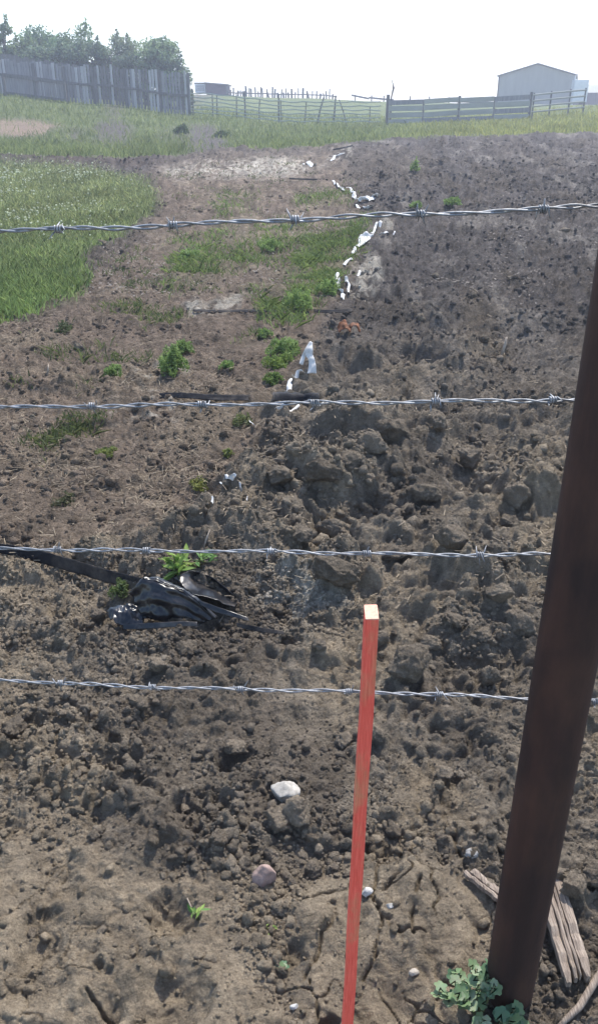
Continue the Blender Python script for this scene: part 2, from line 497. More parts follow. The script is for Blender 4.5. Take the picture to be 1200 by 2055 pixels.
def soil_material(name, vary):
    """crumbly earth: its own tint, a fine speckle, and fine relief at several sizes, all fixed in the world"""
    t = NT(name)
    a = t.n('ShaderNodeVertexColor', layer_name='tint'); pos = t.n('ShaderNodeNewGeometry').outputs['Position']
    g = t.ramp(t.noise(34, 8, 0.72, pos), [(0.28, (1 - vary,) * 3), (0.72, (1 + vary,) * 3)])
    g = t.mix(g, t.ramp(t.noise(13, 10, 0.8, pos), [(0.3, (0.6,) * 3), (0.7, (1.45, 1.43, 1.4))]), 1.0, 'MULTIPLY')
    g2 = t.ramp(t.noise(260, 4, 0.7, pos), [(0.3, (0.78, 0.78, 0.78)), (0.7, (1.22, 1.22, 1.2))])
    t.color(t.mix(t.mix(a.outputs[0], g, 1.0, 'MULTIPLY'), g2, 1.0, 'MULTIPLY')); t.rough(0.97); t.b.inputs['Specular IOR Level'].default_value = 0.12
    def vor(scale):
        w = t.n('ShaderNodeTexNoise'); w.inputs['Scale'].default_value = scale * 1.3; w.inputs['Detail'].default_value = 3; t.l(pos, w.inputs['Vector'])
        ad = t.n('ShaderNodeVectorMath', operation='MULTIPLY_ADD'); t.l(w.outputs['Color'], ad.inputs[0]); ad.inputs[1].default_value = (0.9 / scale,) * 3; t.l(pos, ad.inputs[2])
        v = t.n('ShaderNodeTexVoronoi'); v.inputs['Scale'].default_value = scale; t.l(ad.outputs[0], v.inputs['Vector']); return v.outputs['Distance']
    prev = None
    for src, st, di in ((t.noise(2.4, 9, 0.72, pos), 0.55, 0.22), (t.noise(9, 6, 0.75, pos), 0.65, 0.07), (t.noise(38, 7, 0.78, pos), 1.0, 0.042), (vor(70), -0.5, 0.010), (t.noise(150, 6, 0.75, pos), 0.8, 0.011)):
        bn = t.n('ShaderNodeBump'); bn.inputs['Strength'].default_value = abs(st); bn.inputs['Distance'].default_value = di; bn.invert = st < 0
        t.l(src, bn.inputs['Height'])
        if prev is not None: t.l(prev, bn.inputs['Normal'])
        prev = bn.outputs[0]
    t.l(prev, t.b.inputs['Normal'])
    return t.m
M_SOIL = soil_material('soil', 0.26)
M_CLOD = soil_material('dry_clod', 0.22)
M_GRASS = tinted('grass_blades', 0.6, 0.5)
M_LEAF = tinted('weed_leaf', 0.55, 0.35)
M_STRAW = tinted('dry_straw', 0.8, 0.15)
M_TREELEAF = tinted('tree_leaf', 0.6, 0.4)
M_BARK = noisy('bark', (0.05, 0.04, 0.035, 1), (0.11, 0.09, 0.075, 1), 8, 0.9, (1, 1, 0.3))
M_OLDWOOD = noisy('weathered_board', (0.17, 0.165, 0.17, 1), (0.30, 0.295, 0.305, 1), 5, 0.9, (3, 3, 0.25), (0.3, 0.01))
M_OLDWOOD2 = noisy('dark_weathered_board', (0.10, 0.095, 0.09, 1), (0.2, 0.19, 0.185, 1), 5, 0.9, (3, 3, 0.25), (0.3, 0.01))
M_PALEWOOD = noisy('pale_weathered_board', (0.30, 0.295, 0.30, 1), (0.46, 0.45, 0.46, 1), 5, 0.9, (3, 3, 0.25), (0.3, 0.01))
M_GREYRAIL = noisy('grey_rail', (0.27, 0.27, 0.24, 1), (0.38, 0.38, 0.34, 1), 3, 0.8, (0.3, 1, 1), (0.2, 0.01))
M_WIRE = noisy('galvanised_wire', (0.15, 0.15, 0.155, 1), (0.42, 0.43, 0.45, 1), 90, 0.6, (1, 1, 1), (0.3, 0.0006), 0.6, 0.4)
M_FARWIRE = noisy('fence_wire', (0.32, 0.35, 0.3, 1), (0.42, 0.45, 0.4, 1), 10, 0.6, (1, 1, 1), None, 0.3)
M_TIN = noisy('painted_steel_sheet', (0.36, 0.34, 0.31, 1), (0.43, 0.41, 0.375, 1), 2, 0.55, (1, 1, 0.3), None)
M_TRIM = noisy('brown_steel_trim', (0.12, 0.09, 0.075, 1), (0.16, 0.12, 0.1, 1), 3, 0.6, (1, 1, 1), None)
M_WHITE = noisy('white_panel', (0.68, 0.69, 0.7, 1), (0.8, 0.8, 0.8, 1), 2, 0.5, (1, 1, 1), None)
M_DARKBARN = noisy('dark_barn_wall', (0.06, 0.04, 0.045, 1), (0.12, 0.08, 0.085, 1), 2, 0.8, (1, 1, 1), None)

def straw_col(n):
    a = np.array([0.32, 0.26, 0.18]); b = np.array([0.14, 0.11, 0.08])
    t = rng.random((n, 1)); return (a * t + b * (1 - t)) * (0.8 + 0.5 * rng.random((n, 1)))

# ------------------------------------------------------------------ the ground
def frame_half(Y): return 0.36 * np.maximum(Y, 0) + 0.30
ys = [-5.0, -3.5, -2.4, -1.6, -1.0, -0.5, -0.1, 0.2, 0.4]
pyv = 2620.0
while True:
    d_ = ray(600, pyv); Yv = -CAM_H / d_.z * d_.y
    if Yv > 15: break
    if Yv > 0.5: ys.append(Yv)
    pyv -= 10 if pyv > 2260 else (1.95 if pyv > 700 else 1.7)
while ys[-1] < 48: ys.append(ys[-1] * 1.0065)
while ys[-1] < 130: ys.append(ys[-1] * 1.0125)
while ys[-1] < 420: ys.append(ys[-1] * 1.07)
ys = np.array(ys)
NC = 530
sc_ = np.linspace(-1, 1, NC)
inner = np.clip(sc_ / 0.80, -1, 1)
outer = np.clip((np.abs(sc_) - 0.80) / 0.20, 0, 1) * np.sign(sc_)
GY = np.repeat(ys[:, None], NC, 1)
GX = inner[None, :] * frame_half(GY) * 1.04 + outer[None, :] * (0.4 + 0.6 * np.abs(outer[None, :])) * (0.8 + 0.30 * np.maximum(GY, 0))
NR = len(ys)
gx = GX.ravel(); gy = GY.ravel()
GF = fields(gx, gy)
gz = height(gx, gy, GF)
idx = np.arange(NR * NC).reshape(NR, NC)
gfaces = np.stack([idx[:-1, :-1], idx[:-1, 1:], idx[1:, 1:], idx[1:, :-1]], -1).reshape(-1, 4)

def ground_colour(X, Y, F):
    px, py = F['px'], F['py']
    n1 = fbm(X / 0.5, Y / 0.5, 201, 4)[:, None]; n2 = fbm(X / 0.06, Y / 0.06, 205, 3)[:, None]; n3 = fbm(X / (0.2 + np.maximum(Y, 0.2) * 0.06), Y / (0.2 + np.maximum(Y, 0.2) * 0.06), 209, 4)[:, None]
    grey = np.array([0.245, 0.207, 0.163]); tan = np.array([0.332, 0.270, 0.196]); red = np.array([0.200, 0.154, 0.118])
    dark = np.array([0.140, 0.116, 0.094]); mauve = np.array([0.116, 0.102, 0.095]); pale = np.array([0.44, 0.40, 0.34])
    col = np.repeat(grey[None], len(X), 0)
    def mix(c, m):
        nonlocal col
        m = np.clip(m, 0, 1); m = m if m.ndim == 2 else m[:, None]
        col = col * (1 - m) + c * m
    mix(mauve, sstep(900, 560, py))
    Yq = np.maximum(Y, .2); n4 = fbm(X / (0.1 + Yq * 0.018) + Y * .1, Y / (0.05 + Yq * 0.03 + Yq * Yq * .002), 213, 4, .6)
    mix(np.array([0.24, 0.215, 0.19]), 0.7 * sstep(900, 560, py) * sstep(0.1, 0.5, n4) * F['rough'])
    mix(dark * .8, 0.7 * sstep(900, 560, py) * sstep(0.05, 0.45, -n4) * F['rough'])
    mix(tan, 0.75 * sstep(0.0, 0.5, n3[:, 0]) * F['rough'] * sstep(500, 900, py))
    mix(dark, 0.6 * sstep(0.05, 0.5, -n3[:, 0]) * F['rough'])
    mix(np.array([.34, .285, .22]), 0.6 * F['rough'] * sstep(0.15, 0.5, fbm(X / .28, Y / .2, 221, 4, .6)) * sstep(650, 900, py) * sstep(1500, 1250, py))
    mix(red, 0.85 * F['left'])
    mix(tan * 0.8, 0.5 * F['left'] * sstep(-0.1, 0.45, n1[:, 0]))
    mix(dark, 0.5 * F['left'] * sstep(0.1, 0.5, -n2[:, 0]))
    mix(tan, 0.8 * F['smooth']); mix(tan * 1.02, 0.8 * F['mud'])
    mix(grey * 0.9, 0.55 * (F['smooth'] + F['mud']) * sstep(0.0, 0.45, n1[:, 0]))
    mix(np.array([.27, .20, .155]), F['pale'] * sstep(300, 280, py))
    mix(pale, 0.95 * sstep(285, 310, py) * F['pale'] * sstep(-0.5, 0.15, n2[:, 0] + n3[:, 0]))
    mix(np.array([0.10, 0.078, 0.066]), 0.8 * sstep(40, 5, np.abs(py - 326) * 2) * sstep(420, 250, px) * sstep(-100, 120, px))
    gr = np.array([0.10, 0.135, 0.045]); gr2 = np.array([0.17, 0.20, 0.085])
    g = gr * (1 - 0.5 * (n3 + 1)) + gr2 * 0.5 * (n3 + 1)
    mix(g, 0.9 * F['grass']); mix(g, 0.3 * F['weed'])
    farg = F['far'] * sstep(-0.3, 0.2, n3[:, 0] + 0.7 * sstep(450, 750, px) + 0.4 * sstep(262, 235, py))
    mix(g, 0.92 * farg * (1 - 0.85 * F['pale']))
    n5 = fbm(X / (0.012 + 0.005 * Yq), Y / (0.012 + 0.006 * Yq + 0.0012 * Yq * Yq), 217, 3, .75)[:, None]
    bare = (1 - np.clip(F['grass'] + F['far'], 0, 1))[:, None]
    col = col * (1 + 0.16 * n2) * (1 + bare * sstep(0.8, 4, Y)[:, None] * (0.3 + .35 * sstep(8, 14, Y)[:, None]) * n5)
    return np.clip(col, 0.01, 0.9)

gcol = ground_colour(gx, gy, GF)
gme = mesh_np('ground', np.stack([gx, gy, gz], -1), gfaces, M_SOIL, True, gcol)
ground = link(bpy.data.objects.new('ground', gme))
tag(ground, kind='structure')

# ------------------------------------------------------------------ clods of soil
def ico(sub):
    bm = bmesh.new(); bmesh.ops.create_icosphere(bm, subdivisions=sub, radius=1)
    bm.verts.ensure_lookup_table()
    v = np.array([x.co[:] for x in bm.verts]); f = np.array([[a.index for a in p.verts] for p in bm.faces]); bm.free()
    return v, f

def clod_shape(sub, seed, cuts=7, rough=0.13):
    r_ = np.random.default_rng(seed)
    v, f = ico(sub)
    v = v.copy()
    for k in range(cuts):                                   # broken faces
        n = r_.normal(size=3); n /= np.linalg.norm(n)
        d = 0.55 + 0.35 * r_.random()
        q = v @ n
        v -= np.where(q > d, (q - d) * 0.9, 0)[:, None] * n
    off = r_.random(3) * 50
    for i in range(len(v)):
        d = 0.0; fq = 1.5; am = rough * 1.7
        for o in range(2 + sub):
            d += am * (mnoise.noise(Vector(v[i]) * fq + Vector(off)) if o % 2 == 0 else 1.6 * abs(mnoise.noise(Vector(v[i]) * fq + Vector(off))) - .35 * 1)
            fq *= 2.1; am *= 0.66
        v[i] *= 1 + d
    v *= np.array([1, 0.75 + 0.4 * r_.random(), 0.6 + 0.35 * r_.random()])
    return v, f

def rand_rot(n, r_):
    q = r_.normal(size=(n, 4)); q /= np.linalg.norm(q, axis=1)[:, None]
    w, x, y, z = q.T
    return np.stack([1 - 2 * (y * y + z * z), 2 * (x * y - z * w), 2 * (x * z + y * w),
                     2 * (x * y + z * w), 1 - 2 * (x * x + z * z), 2 * (y * z - x * w),
                     2 * (x * z - y * w), 2 * (y * z + x * w), 1 - 2 * (x * x + y * y)], -1).reshape(n, 3, 3)

def scatter(shapes, pos, size, cols, r_):
    V = []; Fs = []; CO = []; b = 0
    which = r_.integers(0, len(shapes), len(pos)); R = rand_rot(len(pos), r_)
    for k, (v, f) in enumerate(shapes):
        sel = np.where(which == k)[0]
        if len(sel) == 0: continue
        vv = np.einsum('nij,mj->nmi', R[sel], v) * size[sel][:, None, None] + pos[sel][:, None, :]
        ff = f[None] + (np.arange(len(sel)) * len(v))[:, None, None] + b
        V.append(vv.reshape(-1, 3)); Fs.append(ff.reshape(-1, 3)); b += len(sel) * len(v)
        CO.append(np.repeat(cols[sel], len(v), 0))
    return np.concatenate(V), np.concatenate(Fs), np.concatenate(CO)

def pick(weights, n):
    p = np.clip(weights, 0, None); p = p / p.sum()
    i = rng.choice(len(p), n, p=p)
    return i

def clod_weight(zone_lo, zone_hi):
    py = GF['py']; inframe = (np.abs(gx) < frame_half(gy) * 1.15 + 0.1) & (gy > 0.6)
    w = (np.clip(GF['rough'], 0, 1) ** 2 + 0.005 + 0.02 * GF['left']) * inframe * (py > zone_lo) * (py < zone_hi)
    w = w * (1 - .65 * sstep(1380, 1250, py) * sstep(520, 640, GF['px']) * sstep(560, 800, py))
    return w * (0.12 + 0.88 * sstep(-0.2, 0.4, fbm(gx / 0.3, gy / 0.3, 401, 3)))

shapes2 = [clod_shape(2, 500 + i, 7, 0.2) for i in range(8)]
shapes1 = [clod_shape(1, 540 + i, 3, 0.2) for i in range(6)]
def clod_cols(i, n):
    return np.clip(gcol[i] * (0.82 + 0.42 * rng.random((n, 1))), 0.02, 0.6)

def clod_set(name, n, shapes, lo, hi, smin, smax, power):
    i = pick(clod_weight(lo, hi), n)
    jit = rng.normal(size=(n, 2)) * 0.004
    s = smin * (smax / smin) ** (rng.random(n) ** power)
    pos = np.stack([gx[i] + jit[:, 0], gy[i] + jit[:, 1], gz[i] + s * 0.0], -1)
    v, f, c = scatter(shapes, pos, s, clod_cols(i, n), rng)
    me = mesh_np(name, v, f, M_CLOD, False, c)
    o = link(bpy.data.objects.new(name, me), ground)
    tag(o, kind='stuff')
    return o
clod_set('loose_clods', 5200, shapes2, 1080, 2200, 0.0035, 0.018, 2.4)
clod_set('soil_crumbs', 10000, shapes1, 1080, 2300, 0.0022, 0.0065, 1.5)
clod_set('middle_crumbs', 9000, shapes1, 780, 1320, 0.0045, 0.013, 1.6)
clod_set('far_clods', 5000, shapes1, 280, 440, 0.015, 0.05, 1.8)
clod_set('field_clods', 8000, shapes1, 420, 1100, 0.007, 0.035, 2.2)

# the larger clods one can pick out, each a piece of its own
big_shapes = []
for k in range(12):
    v, f = clod_shape(4, 600 + k, 10, 0.15)
    c = np.array([0.258, 0.214, 0.166]) * (0.78 + 0.035 * k)
    big_shapes.append(mesh_np('soil_clod', v, f, M_CLOD, True, np.repeat(c[None], len(v), 0)))
def clod_at(px, py, wpx, k=None, lift=0.4, squash=1.0):
    p = ground_at(px, py)
    r = px2m(p, wpx) / 2
    o = bpy.data.objects.new('soil_clod', big_shapes[random.randrange(12) if k is None else k])
    o.location = (p.x, p.y, p.z + r * lift)
    o.rotation_euler = (random.uniform(-0.5, 0.5), random.uniform(-0.5, 0.5), random.uniform(0, 6.28))
    o.scale = (r * random.uniform(0.9, 1.2), r * random.uniform(0.9, 1.2), r * squash)
    return link(o, ground)
NAMED_CLODS = [(825, 1345, 85), (862, 1300, 52), (675, 1160, 92), (672, 1075, 66), (610, 1085, 48), (790, 1120, 60), (690, 1492, 48), (760, 1480, 40), (790, 1672, 42),
               (790, 880, 85), (650, 965, 70), (560, 965, 60), (470, 1510, 50), (740, 1430, 30), (978, 1372, 48), (600, 1640, 70), (560, 1650, 52), (630, 1750, 40),
               (1150, 1790, 60), (1190, 1760, 60), (1120, 1760, 34), (890, 1560, 40), (440, 1690, 44), (945, 1715, 30), (285, 1420, 34), (200, 1240, 40), (375, 1310, 44),
               (30, 1475, 55), (320, 1340, 38), (910, 1250, 40), (1040, 1260, 60), (1000, 1200, 50), (905, 1090, 70), (1030, 1010, 70), (850, 1005, 60), (940, 930, 60),
               (880, 860, 50), (750, 905, 60), (700, 930, 50), (545, 1720, 40), (1020, 1060, 44), (560, 1230, 30), (640, 1300, 34), (760, 1290, 36), (970, 1280, 40), (895, 1395, 34)]
for c in NAMED_CLODS: clod_at(*c)
i_ = pick(clod_weight(480, 1950) * (0.35 + GF['py'] / 2000), 200)
for i in i_:
    w = random.uniform(15, 30) if GF['py'][i] > 1100 else random.uniform(12, 30)
    p = Vector((gx[i], gy[i], gz[i])); r = px2m(p, w) / 2
    o = bpy.data.objects.new('soil_clod', big_shapes[random.randrange(12)])
    o.location = p + Vector((0, 0, r * 0.2)); o.rotation_euler = (random.uniform(-1, 1), random.uniform(-1, 1), random.uniform(0, 6.28))
    o.scale = (r * random.uniform(0.8, 1.3), r * random.uniform(0.8, 1.2), r * random.uniform(0.7, 1))
    link(o, ground)

# ------------------------------------------------------------------ far things: hill fences, sheds, trees
def hill(px, Y):
    """point of the big terrain seen in that image column at that distance"""
    X = 0.0
    u = (px - 600) / FPX
    for _ in range(6):
        z = float(macro(np.array([X]), np.array([float(Y)]))[0])
        X = u * (Y * CP - (z - CAM_H) * SP)
    return Vector((X, Y, z))
PXM50 = FPX / (50 * CP)

def board_windbreak():
    r = root('windbreak_fence', hill(190, 50.5), 'tall grey weathered windbreak of upright slats in front of the trees', 'fence')
    x = -140.0; k = 0
    while x < 383:
        Y = 50.5 + 0.25 * math.sin(x * 0.01)
        b = hill(x, Y); top = b + Vector((0, 0, 1.65 + 0.5 * max(0, x) / 380 + random.uniform(-0.1, 0.1)))
        m = MB(); w = random.uniform(0.11, 0.15); tw = random.uniform(-0.02, 0.02)
        m.beam(b + Vector((0, 0, 0.06)), top + Vector((tw, 0, 0)), w, 0.025, (0, 1, 0))
        m.build('slat', random.choice((M_OLDWOOD, M_OLDWOOD, M_PALEWOOD, M_OLDWOOD2)), r)
        x += random.uniform(5.6, 7.0); k += 1
    for hgt, dy_ in ((0.35, 0), (1.0, -.16), (1.5, 0)):
        m = MB()
        for q in range(-140, 380, 26):
            a = hill(q, 50.58 + 0.25 * math.sin(q * 0.01)); b = hill(q + 26, 50.58 + 0.25 * math.sin((q + 26) * 0.01))
            m.beam(a + Vector((0, dy_, hgt)), b + Vector((0, dy_, hgt)), 0.05, 0.12)
        m.build('rail', M_OLDWOOD2, r)
    for q in (-120, -60, 14, 74, 134, 196, 257, 320, 381):
        a = hill(q, 50.66 if q < 380 else 50.4); m = MB()
        m.tube([a + Vector((0, 0, -0.3)), a + Vector((0.02, 0, 1.6 + .5 * max(0, q) / 380))], [0.1, 0.085], 8)
        m.build('post', M_OLDWOOD2, r)
    return r
board_windbreak()

r = root('low_pen_panel', hill(74, 49.6), 'low dark framed slat panel standing before the tall windbreak', 'fence')
for q in (12, 74, 134):
    a = hill(q, 49.6); m = MB(); m.beam(a + Vector((0, 0, -0.2)), a + Vector((0, 0, 1.05)), 0.13, 0.13, (0, 1, 0)); m.build('post', M_OLDWOOD2, r)
for hgt in (0.16, 0.98):
    m = MB(); m.beam(hill(10, 49.5) + Vector((0, 0, hgt)), hill(136, 49.5) + Vector((0, 0, hgt)), 0.05, 0.13); m.build('rail', M_OLDWOOD2, r)
q = 18
while q < 130:
    a = hill(q, 49.6); m = MB(); m.beam(a + Vector((0, 0, 0.08)), a + Vector((0, 0, 0.92 + random.uniform(-.03, .03))), 0.11, 0.02, (0, 1, 0)); m.build('slat', M_OLDWOOD, r)
    q += 6.4

r = root('upper_windbreak', hill(70, 58), 'higher grey slat fence rising behind the windbreak at the left edge', 'fence')
q = -120.0
while q < 165:
    a = hill(q, 58); z0 = at(q, 150, 58).z; top = at(q, 106 + 26 * max(0, q) / 160, 58).z + random.uniform(-.08, .08); m = MB()
    m.beam(Vector((a.x, 58, a.z)), Vector((a.x, 58, top)), random.uniform(.13, .18), 0.025, (0, 1, 0)); m.build('slat', M_OLDWOOD2, r); q += 5.6
for f_ in (0.4, 0.85):
    m = MB(); pts = []
    for q in range(-120, 170, 40):
        a = hill(q, 58.1); top = at(q, 106 + 26 * max(0, q) / 160, 58.1).z; pts.append(Vector((a.x, 58.1, a.z + (top - a.z) * f_)))
    for a, b in zip(pts[:-1], pts[1:]): m.beam(a, b, 0.05, 0.12)
    m.build('rail', M_OLDWOOD2, r)

# wire fence with thin posts on the green slope
r = root('wire_stock_fence', hill(580, 51), 'wire stock fence with thin uneven posts across the green slope', 'fence')
WP = [(388, 0, 1.35), (428, 0, 1.2), (435, 2, 1.15), (476, 0, 1.3), (492, 0, 1.45), (520, 2, 1.15), (560, 0, 1.5), (566, -2, 1.2), (611, 3, 1.15), (635, 12, 1.35), (669, 3, 1.45), (698, -16, 1.25), (741, 0, .9)]
for q, lean, hgt in WP:
    a = hill(q, 51); b = a + Vector((lean / PXM50 * 1.2, 0, hgt)); m = MB()
    rr = 0.05 if hgt > 1.3 else 0.033
    m.tube([a + Vector((0, 0, -.3)), a.lerp(b, .5) + Vector((random.uniform(-.02, .02), 0, 0)), b], [rr, rr * .95, rr * .85], 7); m.build('post', M_OLDWOOD2, r)
for hgt in (0.15, 0.34, 0.53, 0.72, 0.92, 1.12):
    m = MB(); pts = [hill(q, 50.95) + Vector((0, 0, hgt + 0.03 * math.sin(q * 0.13 + hgt * 9))) for q in range(384, 776, 14)]
    m.tube(pts, 0.03, 5); m.build('wire', M_FARWIRE, r)

# board fence
r = root('board_fence', hill(918, 50.2), 'grey horizontal board fence running from the thick post towards the shed', 'fence')
for q, w, hgt in ((776, .2, 1.5), (847, .13, 1.2), (918, .17, 1.3), (988, .13, 1.2), (1060, .17, 1.35)):
    a = hill(q, 50.2); m = MB(); m.tube([a + Vector((0, 0, -.3)), a + Vector((0.01, 0, hgt))], [w / 2, w / 2 * .92], 9); m.build('post', M_OLDWOOD2, r)
for bay in ((777, 847), (847, 918), (918, 988), (988, 1060)):
    for hgt, t in ((0.17, .22), (0.47, .25), (0.79, .26), (1.1, .24)):
        a = hill(bay[0], 50.05); b = hill(bay[1], 50.05); m = MB(); j = random.uniform(-.03, .03)
        m.beam(a + Vector((0.02, 0, hgt + j)), b + Vector((-0.02, 0, hgt + random.uniform(-.03, .03))), 0.045, t); m.build('board', M_GREYRAIL if random.random() < .7 else M_OLDWOOD, r)
r = root('pipe_gate', hill(1110, 50.6), 'pale pipe gate of level rails in front of the tan shed', 'gate')
for q in (1066, 1100, 1138, 1168):
    a = hill(q, 50.6); m = MB(); m.beam(a + Vector((0, 0, -.1)), a + Vector((0, 0, 1.3)), .07, .07, (0, 1, 0)); m.build('upright', M_OLDWOOD2, r)
for hgt in (.35, .62, .9, 1.2):
    m = MB(); m.tube([hill(q, 50.55) + Vector((0, 0, hgt)) for q in (1064, 1100, 1138, 1170)], 0.045, 7); m.build('rail', M_GREYRAIL, r)

# ragged pickets on the ridge
r = root('ridge_picket_fence', hill(560, 90), 'ragged line of dark crooked pickets along the ridge skyline', 'fence')
q = 457.0
while q < 672:
    a = hill(q, 90); m = MB(); h_ = random.uniform(.45, .95); ln = random.gauss(0, .07)
    m.beam(a + Vector((0, 0, -.1)), a + Vector((ln, 0, h_)), random.uniform(.1, .2), .04, (0, 1, 0)); m.build('picket', M_OLDWOOD2, r); q += random.choice((4.2, 5.5, 6.5, 9))
m = MB()
for q in range(456, 670, 20): m.beam(hill(q, 90.1) + Vector((0, 0, .3)), hill(q + 20, 90.1) + Vector((0, 0, .3 + random.uniform(-.05, .05))), .05, .1)
m.build('rail', M_OLDWOOD2, r)
r = root('fallen_rail_fence', hill(850, 92), 'thin sagging rail fence on the skyline left of the shed', 'fence')
for (x0, y0, x1, y1) in ((705, 191, 740, 198), (740, 196, 790, 201), (775, 203, 880, 203), (880, 203, 998, 206)):
    m = MB(); m.beam(at(x0, y0, 92), at(x1, y1, 92), .08, .16); m.build('rail', M_OLDWOOD2, r)
for q in (712, 745, 770, 822, 860, 900, 960):
    a = hill(q, 92); m = MB(); m.beam(a + Vector((0, 0, -.3)), a + Vector((random.uniform(-.05, .05), 0, .55)), .12, .1, (0, 1, 0)); m.build('post', M_OLDWOOD2, r)

# dead sapling by the thick post
b0 = hill(783, 52); m = MB()
pts = [b0 + Vector((0, 0, -.2)), at(784, 215, 52), at(785, 195, 52), at(789, 178, 52), at(788, 168, 52), at(785, 157, 52)]
m.tube(pts, [.05, .045, .04, .05, .03, .012], 7)
m.tube([at(788, 184, 52), at(791, 176, 52), at(792, 172, 52)], [.025, .02, .008], 6)
tag(m.build('dead_sapling', M_BARK, None, True, b0), 'bare leaning dead sapling beside the thick fence post', 'tree')

# sheds
def shed():
    Y = 95.0
    base = hill(1075, Y)
    r = root('metal_shed', base, 'tan steel shed with its gable end facing, on the right skyline', 'shed')
    xl = at(1003, 150, Y).x; xr = at(1151, 152, Y).x; ze = at(1000, 152, Y).z; zp = at(1078, 129, Y).z; z0 = base.z - .6; xm = at(1079, 127, Y).x
    L = 12.0
    m = MB(); m.add([(xl, Y, z0), (xr, Y, z0), (xr, Y, ze), (xm, Y, zp), (xl, Y, ze)], [(0, 1, 2, 3, 4)])
    m.add([(xl, Y + L, z0), (xr, Y + L, z0), (xr, Y + L, ze), (xm, Y + L, zp), (xl, Y + L, ze)], [(4, 3, 2, 1, 0)])
    m.add([(xl, Y, z0), (xl, Y, ze), (xl, Y + L, ze), (xl, Y + L, z0)], [(0, 1, 2, 3)]); m.add([(xr, Y, z0), (xr, Y, ze), (xr, Y + L, ze), (xr, Y + L, z0)], [(3, 2, 1, 0)])
    m.build('wall', M_TIN, r)
    x = xl + .15
    while x < xr - .1:                                     # ribs of the sheeting
        zt = ze + (zp - ze) * (1 - abs(x - xm) / (xr - xm if x > xm else xm - xl)); m = MB()
        m.beam((x, Y - .012, z0), (x, Y - .012, zt - .05), .05, .03, (0, 1, 0)); m.build('rib', M_TIN, r); x += .3
    for s in (-1, 1):
        xe = xl - .22 if s < 0 else xr + .22; slope = (zp - ze) / ((xm - xl) if s < 0 else (xr - xm)); zee = ze - slope * .22
        m = MB(); t = .1
        vs = []
        for yy in (Y - .25, Y + L + .25):
            vs += [(xm, yy, zp + .03), (xe, yy, zee + .03), (xe, yy, zee + .03 + t), (xm, yy, zp + .03 + t)]
        m.add(vs, [(0, 1, 2, 3), (7, 6, 5, 4), (0, 4, 5, 1), (1, 5, 6, 2), (2, 6, 7, 3), (3, 7, 4, 0)])
        rf = m.build('roof', M_TIN, r)
        m = MB(); m.beam((xm, Y - .28, zp + .07), (xe, Y - .28, zee + .07), .04, .17, (0, 1, 0)); m.build('barge_trim', M_TRIM, rf)
    for xx in (xl, xr):
        m = MB(); m.beam((xx, Y - .03, z0), (xx, Y - .03, ze), .12, .05, (0, 1, 0)); m.build('corner_trim', M_TRIM if xx == xl else M_WHITE, r)
    r.rotation_euler.z = -math.radians(17)
shed()
base = hill(1165, 93)
r = root('white_trailer', base, 'white box trailer parked at the right corner of the shed', 'trailer')
m = MB(); a = at(1153, 160, 93); b = at(1174, 216, 93)
m.box(((a.x + b.x) / 2, 94.4, (a.z + b.z) / 2 + .25), ((b.x - a.x) / 2, 0, 0), (0, 1.4, 0), (0, 0, (a.z - b.z) / 2 - .25)); m.build('box_body', M_WHITE, r)
m = MB(); m.box(((a.x + b.x) / 2, 92.97, (a.z + b.z) / 2 + .25), ((b.x - a.x) / 2 - .08, 0, 0), (0, .02, 0), (0, 0, (a.z - b.z) / 2 - .4)); m.build('door', M_WHITE, r)
for s in (-1, 1):
    m = MB(); cx = (a.x + b.x) / 2 + s * ((b.x - a.x) / 2 - .1); m.tube([(cx - .1, 94.4, base.z + .3), (cx + .1, 94.4, base.z + .3)], .32, 14); m.build('wheel', M_DARKBARN, r)
base = hill(1215, 120)
r = root('far_barn', base, 'low dark barn at the far right edge of the skyline', 'barn')
a = at(1177, 186, 120); b = at(1290, 216, 120); m = MB()
m.box(((a.x + b.x) / 2, 123, (a.z + b.z) / 2), ((b.x - a.x) / 2, 0, 0), (0, 3, 0), (0, 0, (a.z - b.z) / 2)); m.build('wall', M_DARKBARN, r)
m = MB(); m.add([(a.x - .3, 119.7, a.z), (b.x + .3, 119.7, a.z), (b.x + .3, 126.3, a.z), (a.x - .3, 126.3, a.z), (a.x - .3, 123, a.z + 1), (b.x + .3, 123, a.z + 1)], [(0, 1, 5, 4), (2, 3, 4, 5), (0, 4, 3), (1, 2, 5), (3, 2, 1, 0)]); m.build('roof', M_GREYRAIL, r)
base = hill(432, 96)
r = root('low_ridge_shed', base, 'low dark red shed on the ridge at the end of the pickets', 'shed')
a = at(414, 168, 96); b = at(456, 172, 96); m = MB(); zb = base.z - .4
m.add([(a.x, 96, zb), (b.x, 96, zb), (b.x, 96, b.z), (a.x, 96, a.z), (a.x, 100, zb), (b.x, 100, zb), (b.x, 100, b.z), (a.x, 100, a.z)], [(0, 1, 2, 3), (5, 4, 7, 6), (4, 0, 3, 7), (1, 5, 6, 2)]); m.build('wall', M_DARKBARN, r)
m = MB(); m.beam((a.x - .15, 98, a.z + .08), (b.x + .15, 98, b.z + .08), 4.4, .12); m.build('roof', M_OLDWOOD2, r)
base = hill(402, 97)
r = root('white_stock_trailer', base, 'small pale stock trailer left of the low dark red shed', 'trailer')
a = at(391, 168, 97); b = at(413, 186, 97); m = MB()
m.box(((a.x + b.x) / 2, 98, (a.z + b.z) / 2), ((b.x - a.x) / 2, 0, 0), (0, 1, 0), (0, 0, (a.z - b.z) / 2)); m.build('box_body', M_WHITE, r)
m = MB(); m.beam((a.x - .05, 98, a.z + .05), (b.x + .05, 98, a.z + .05), 2.1, .12); m.build('roof', M_OLDWOOD2, r)
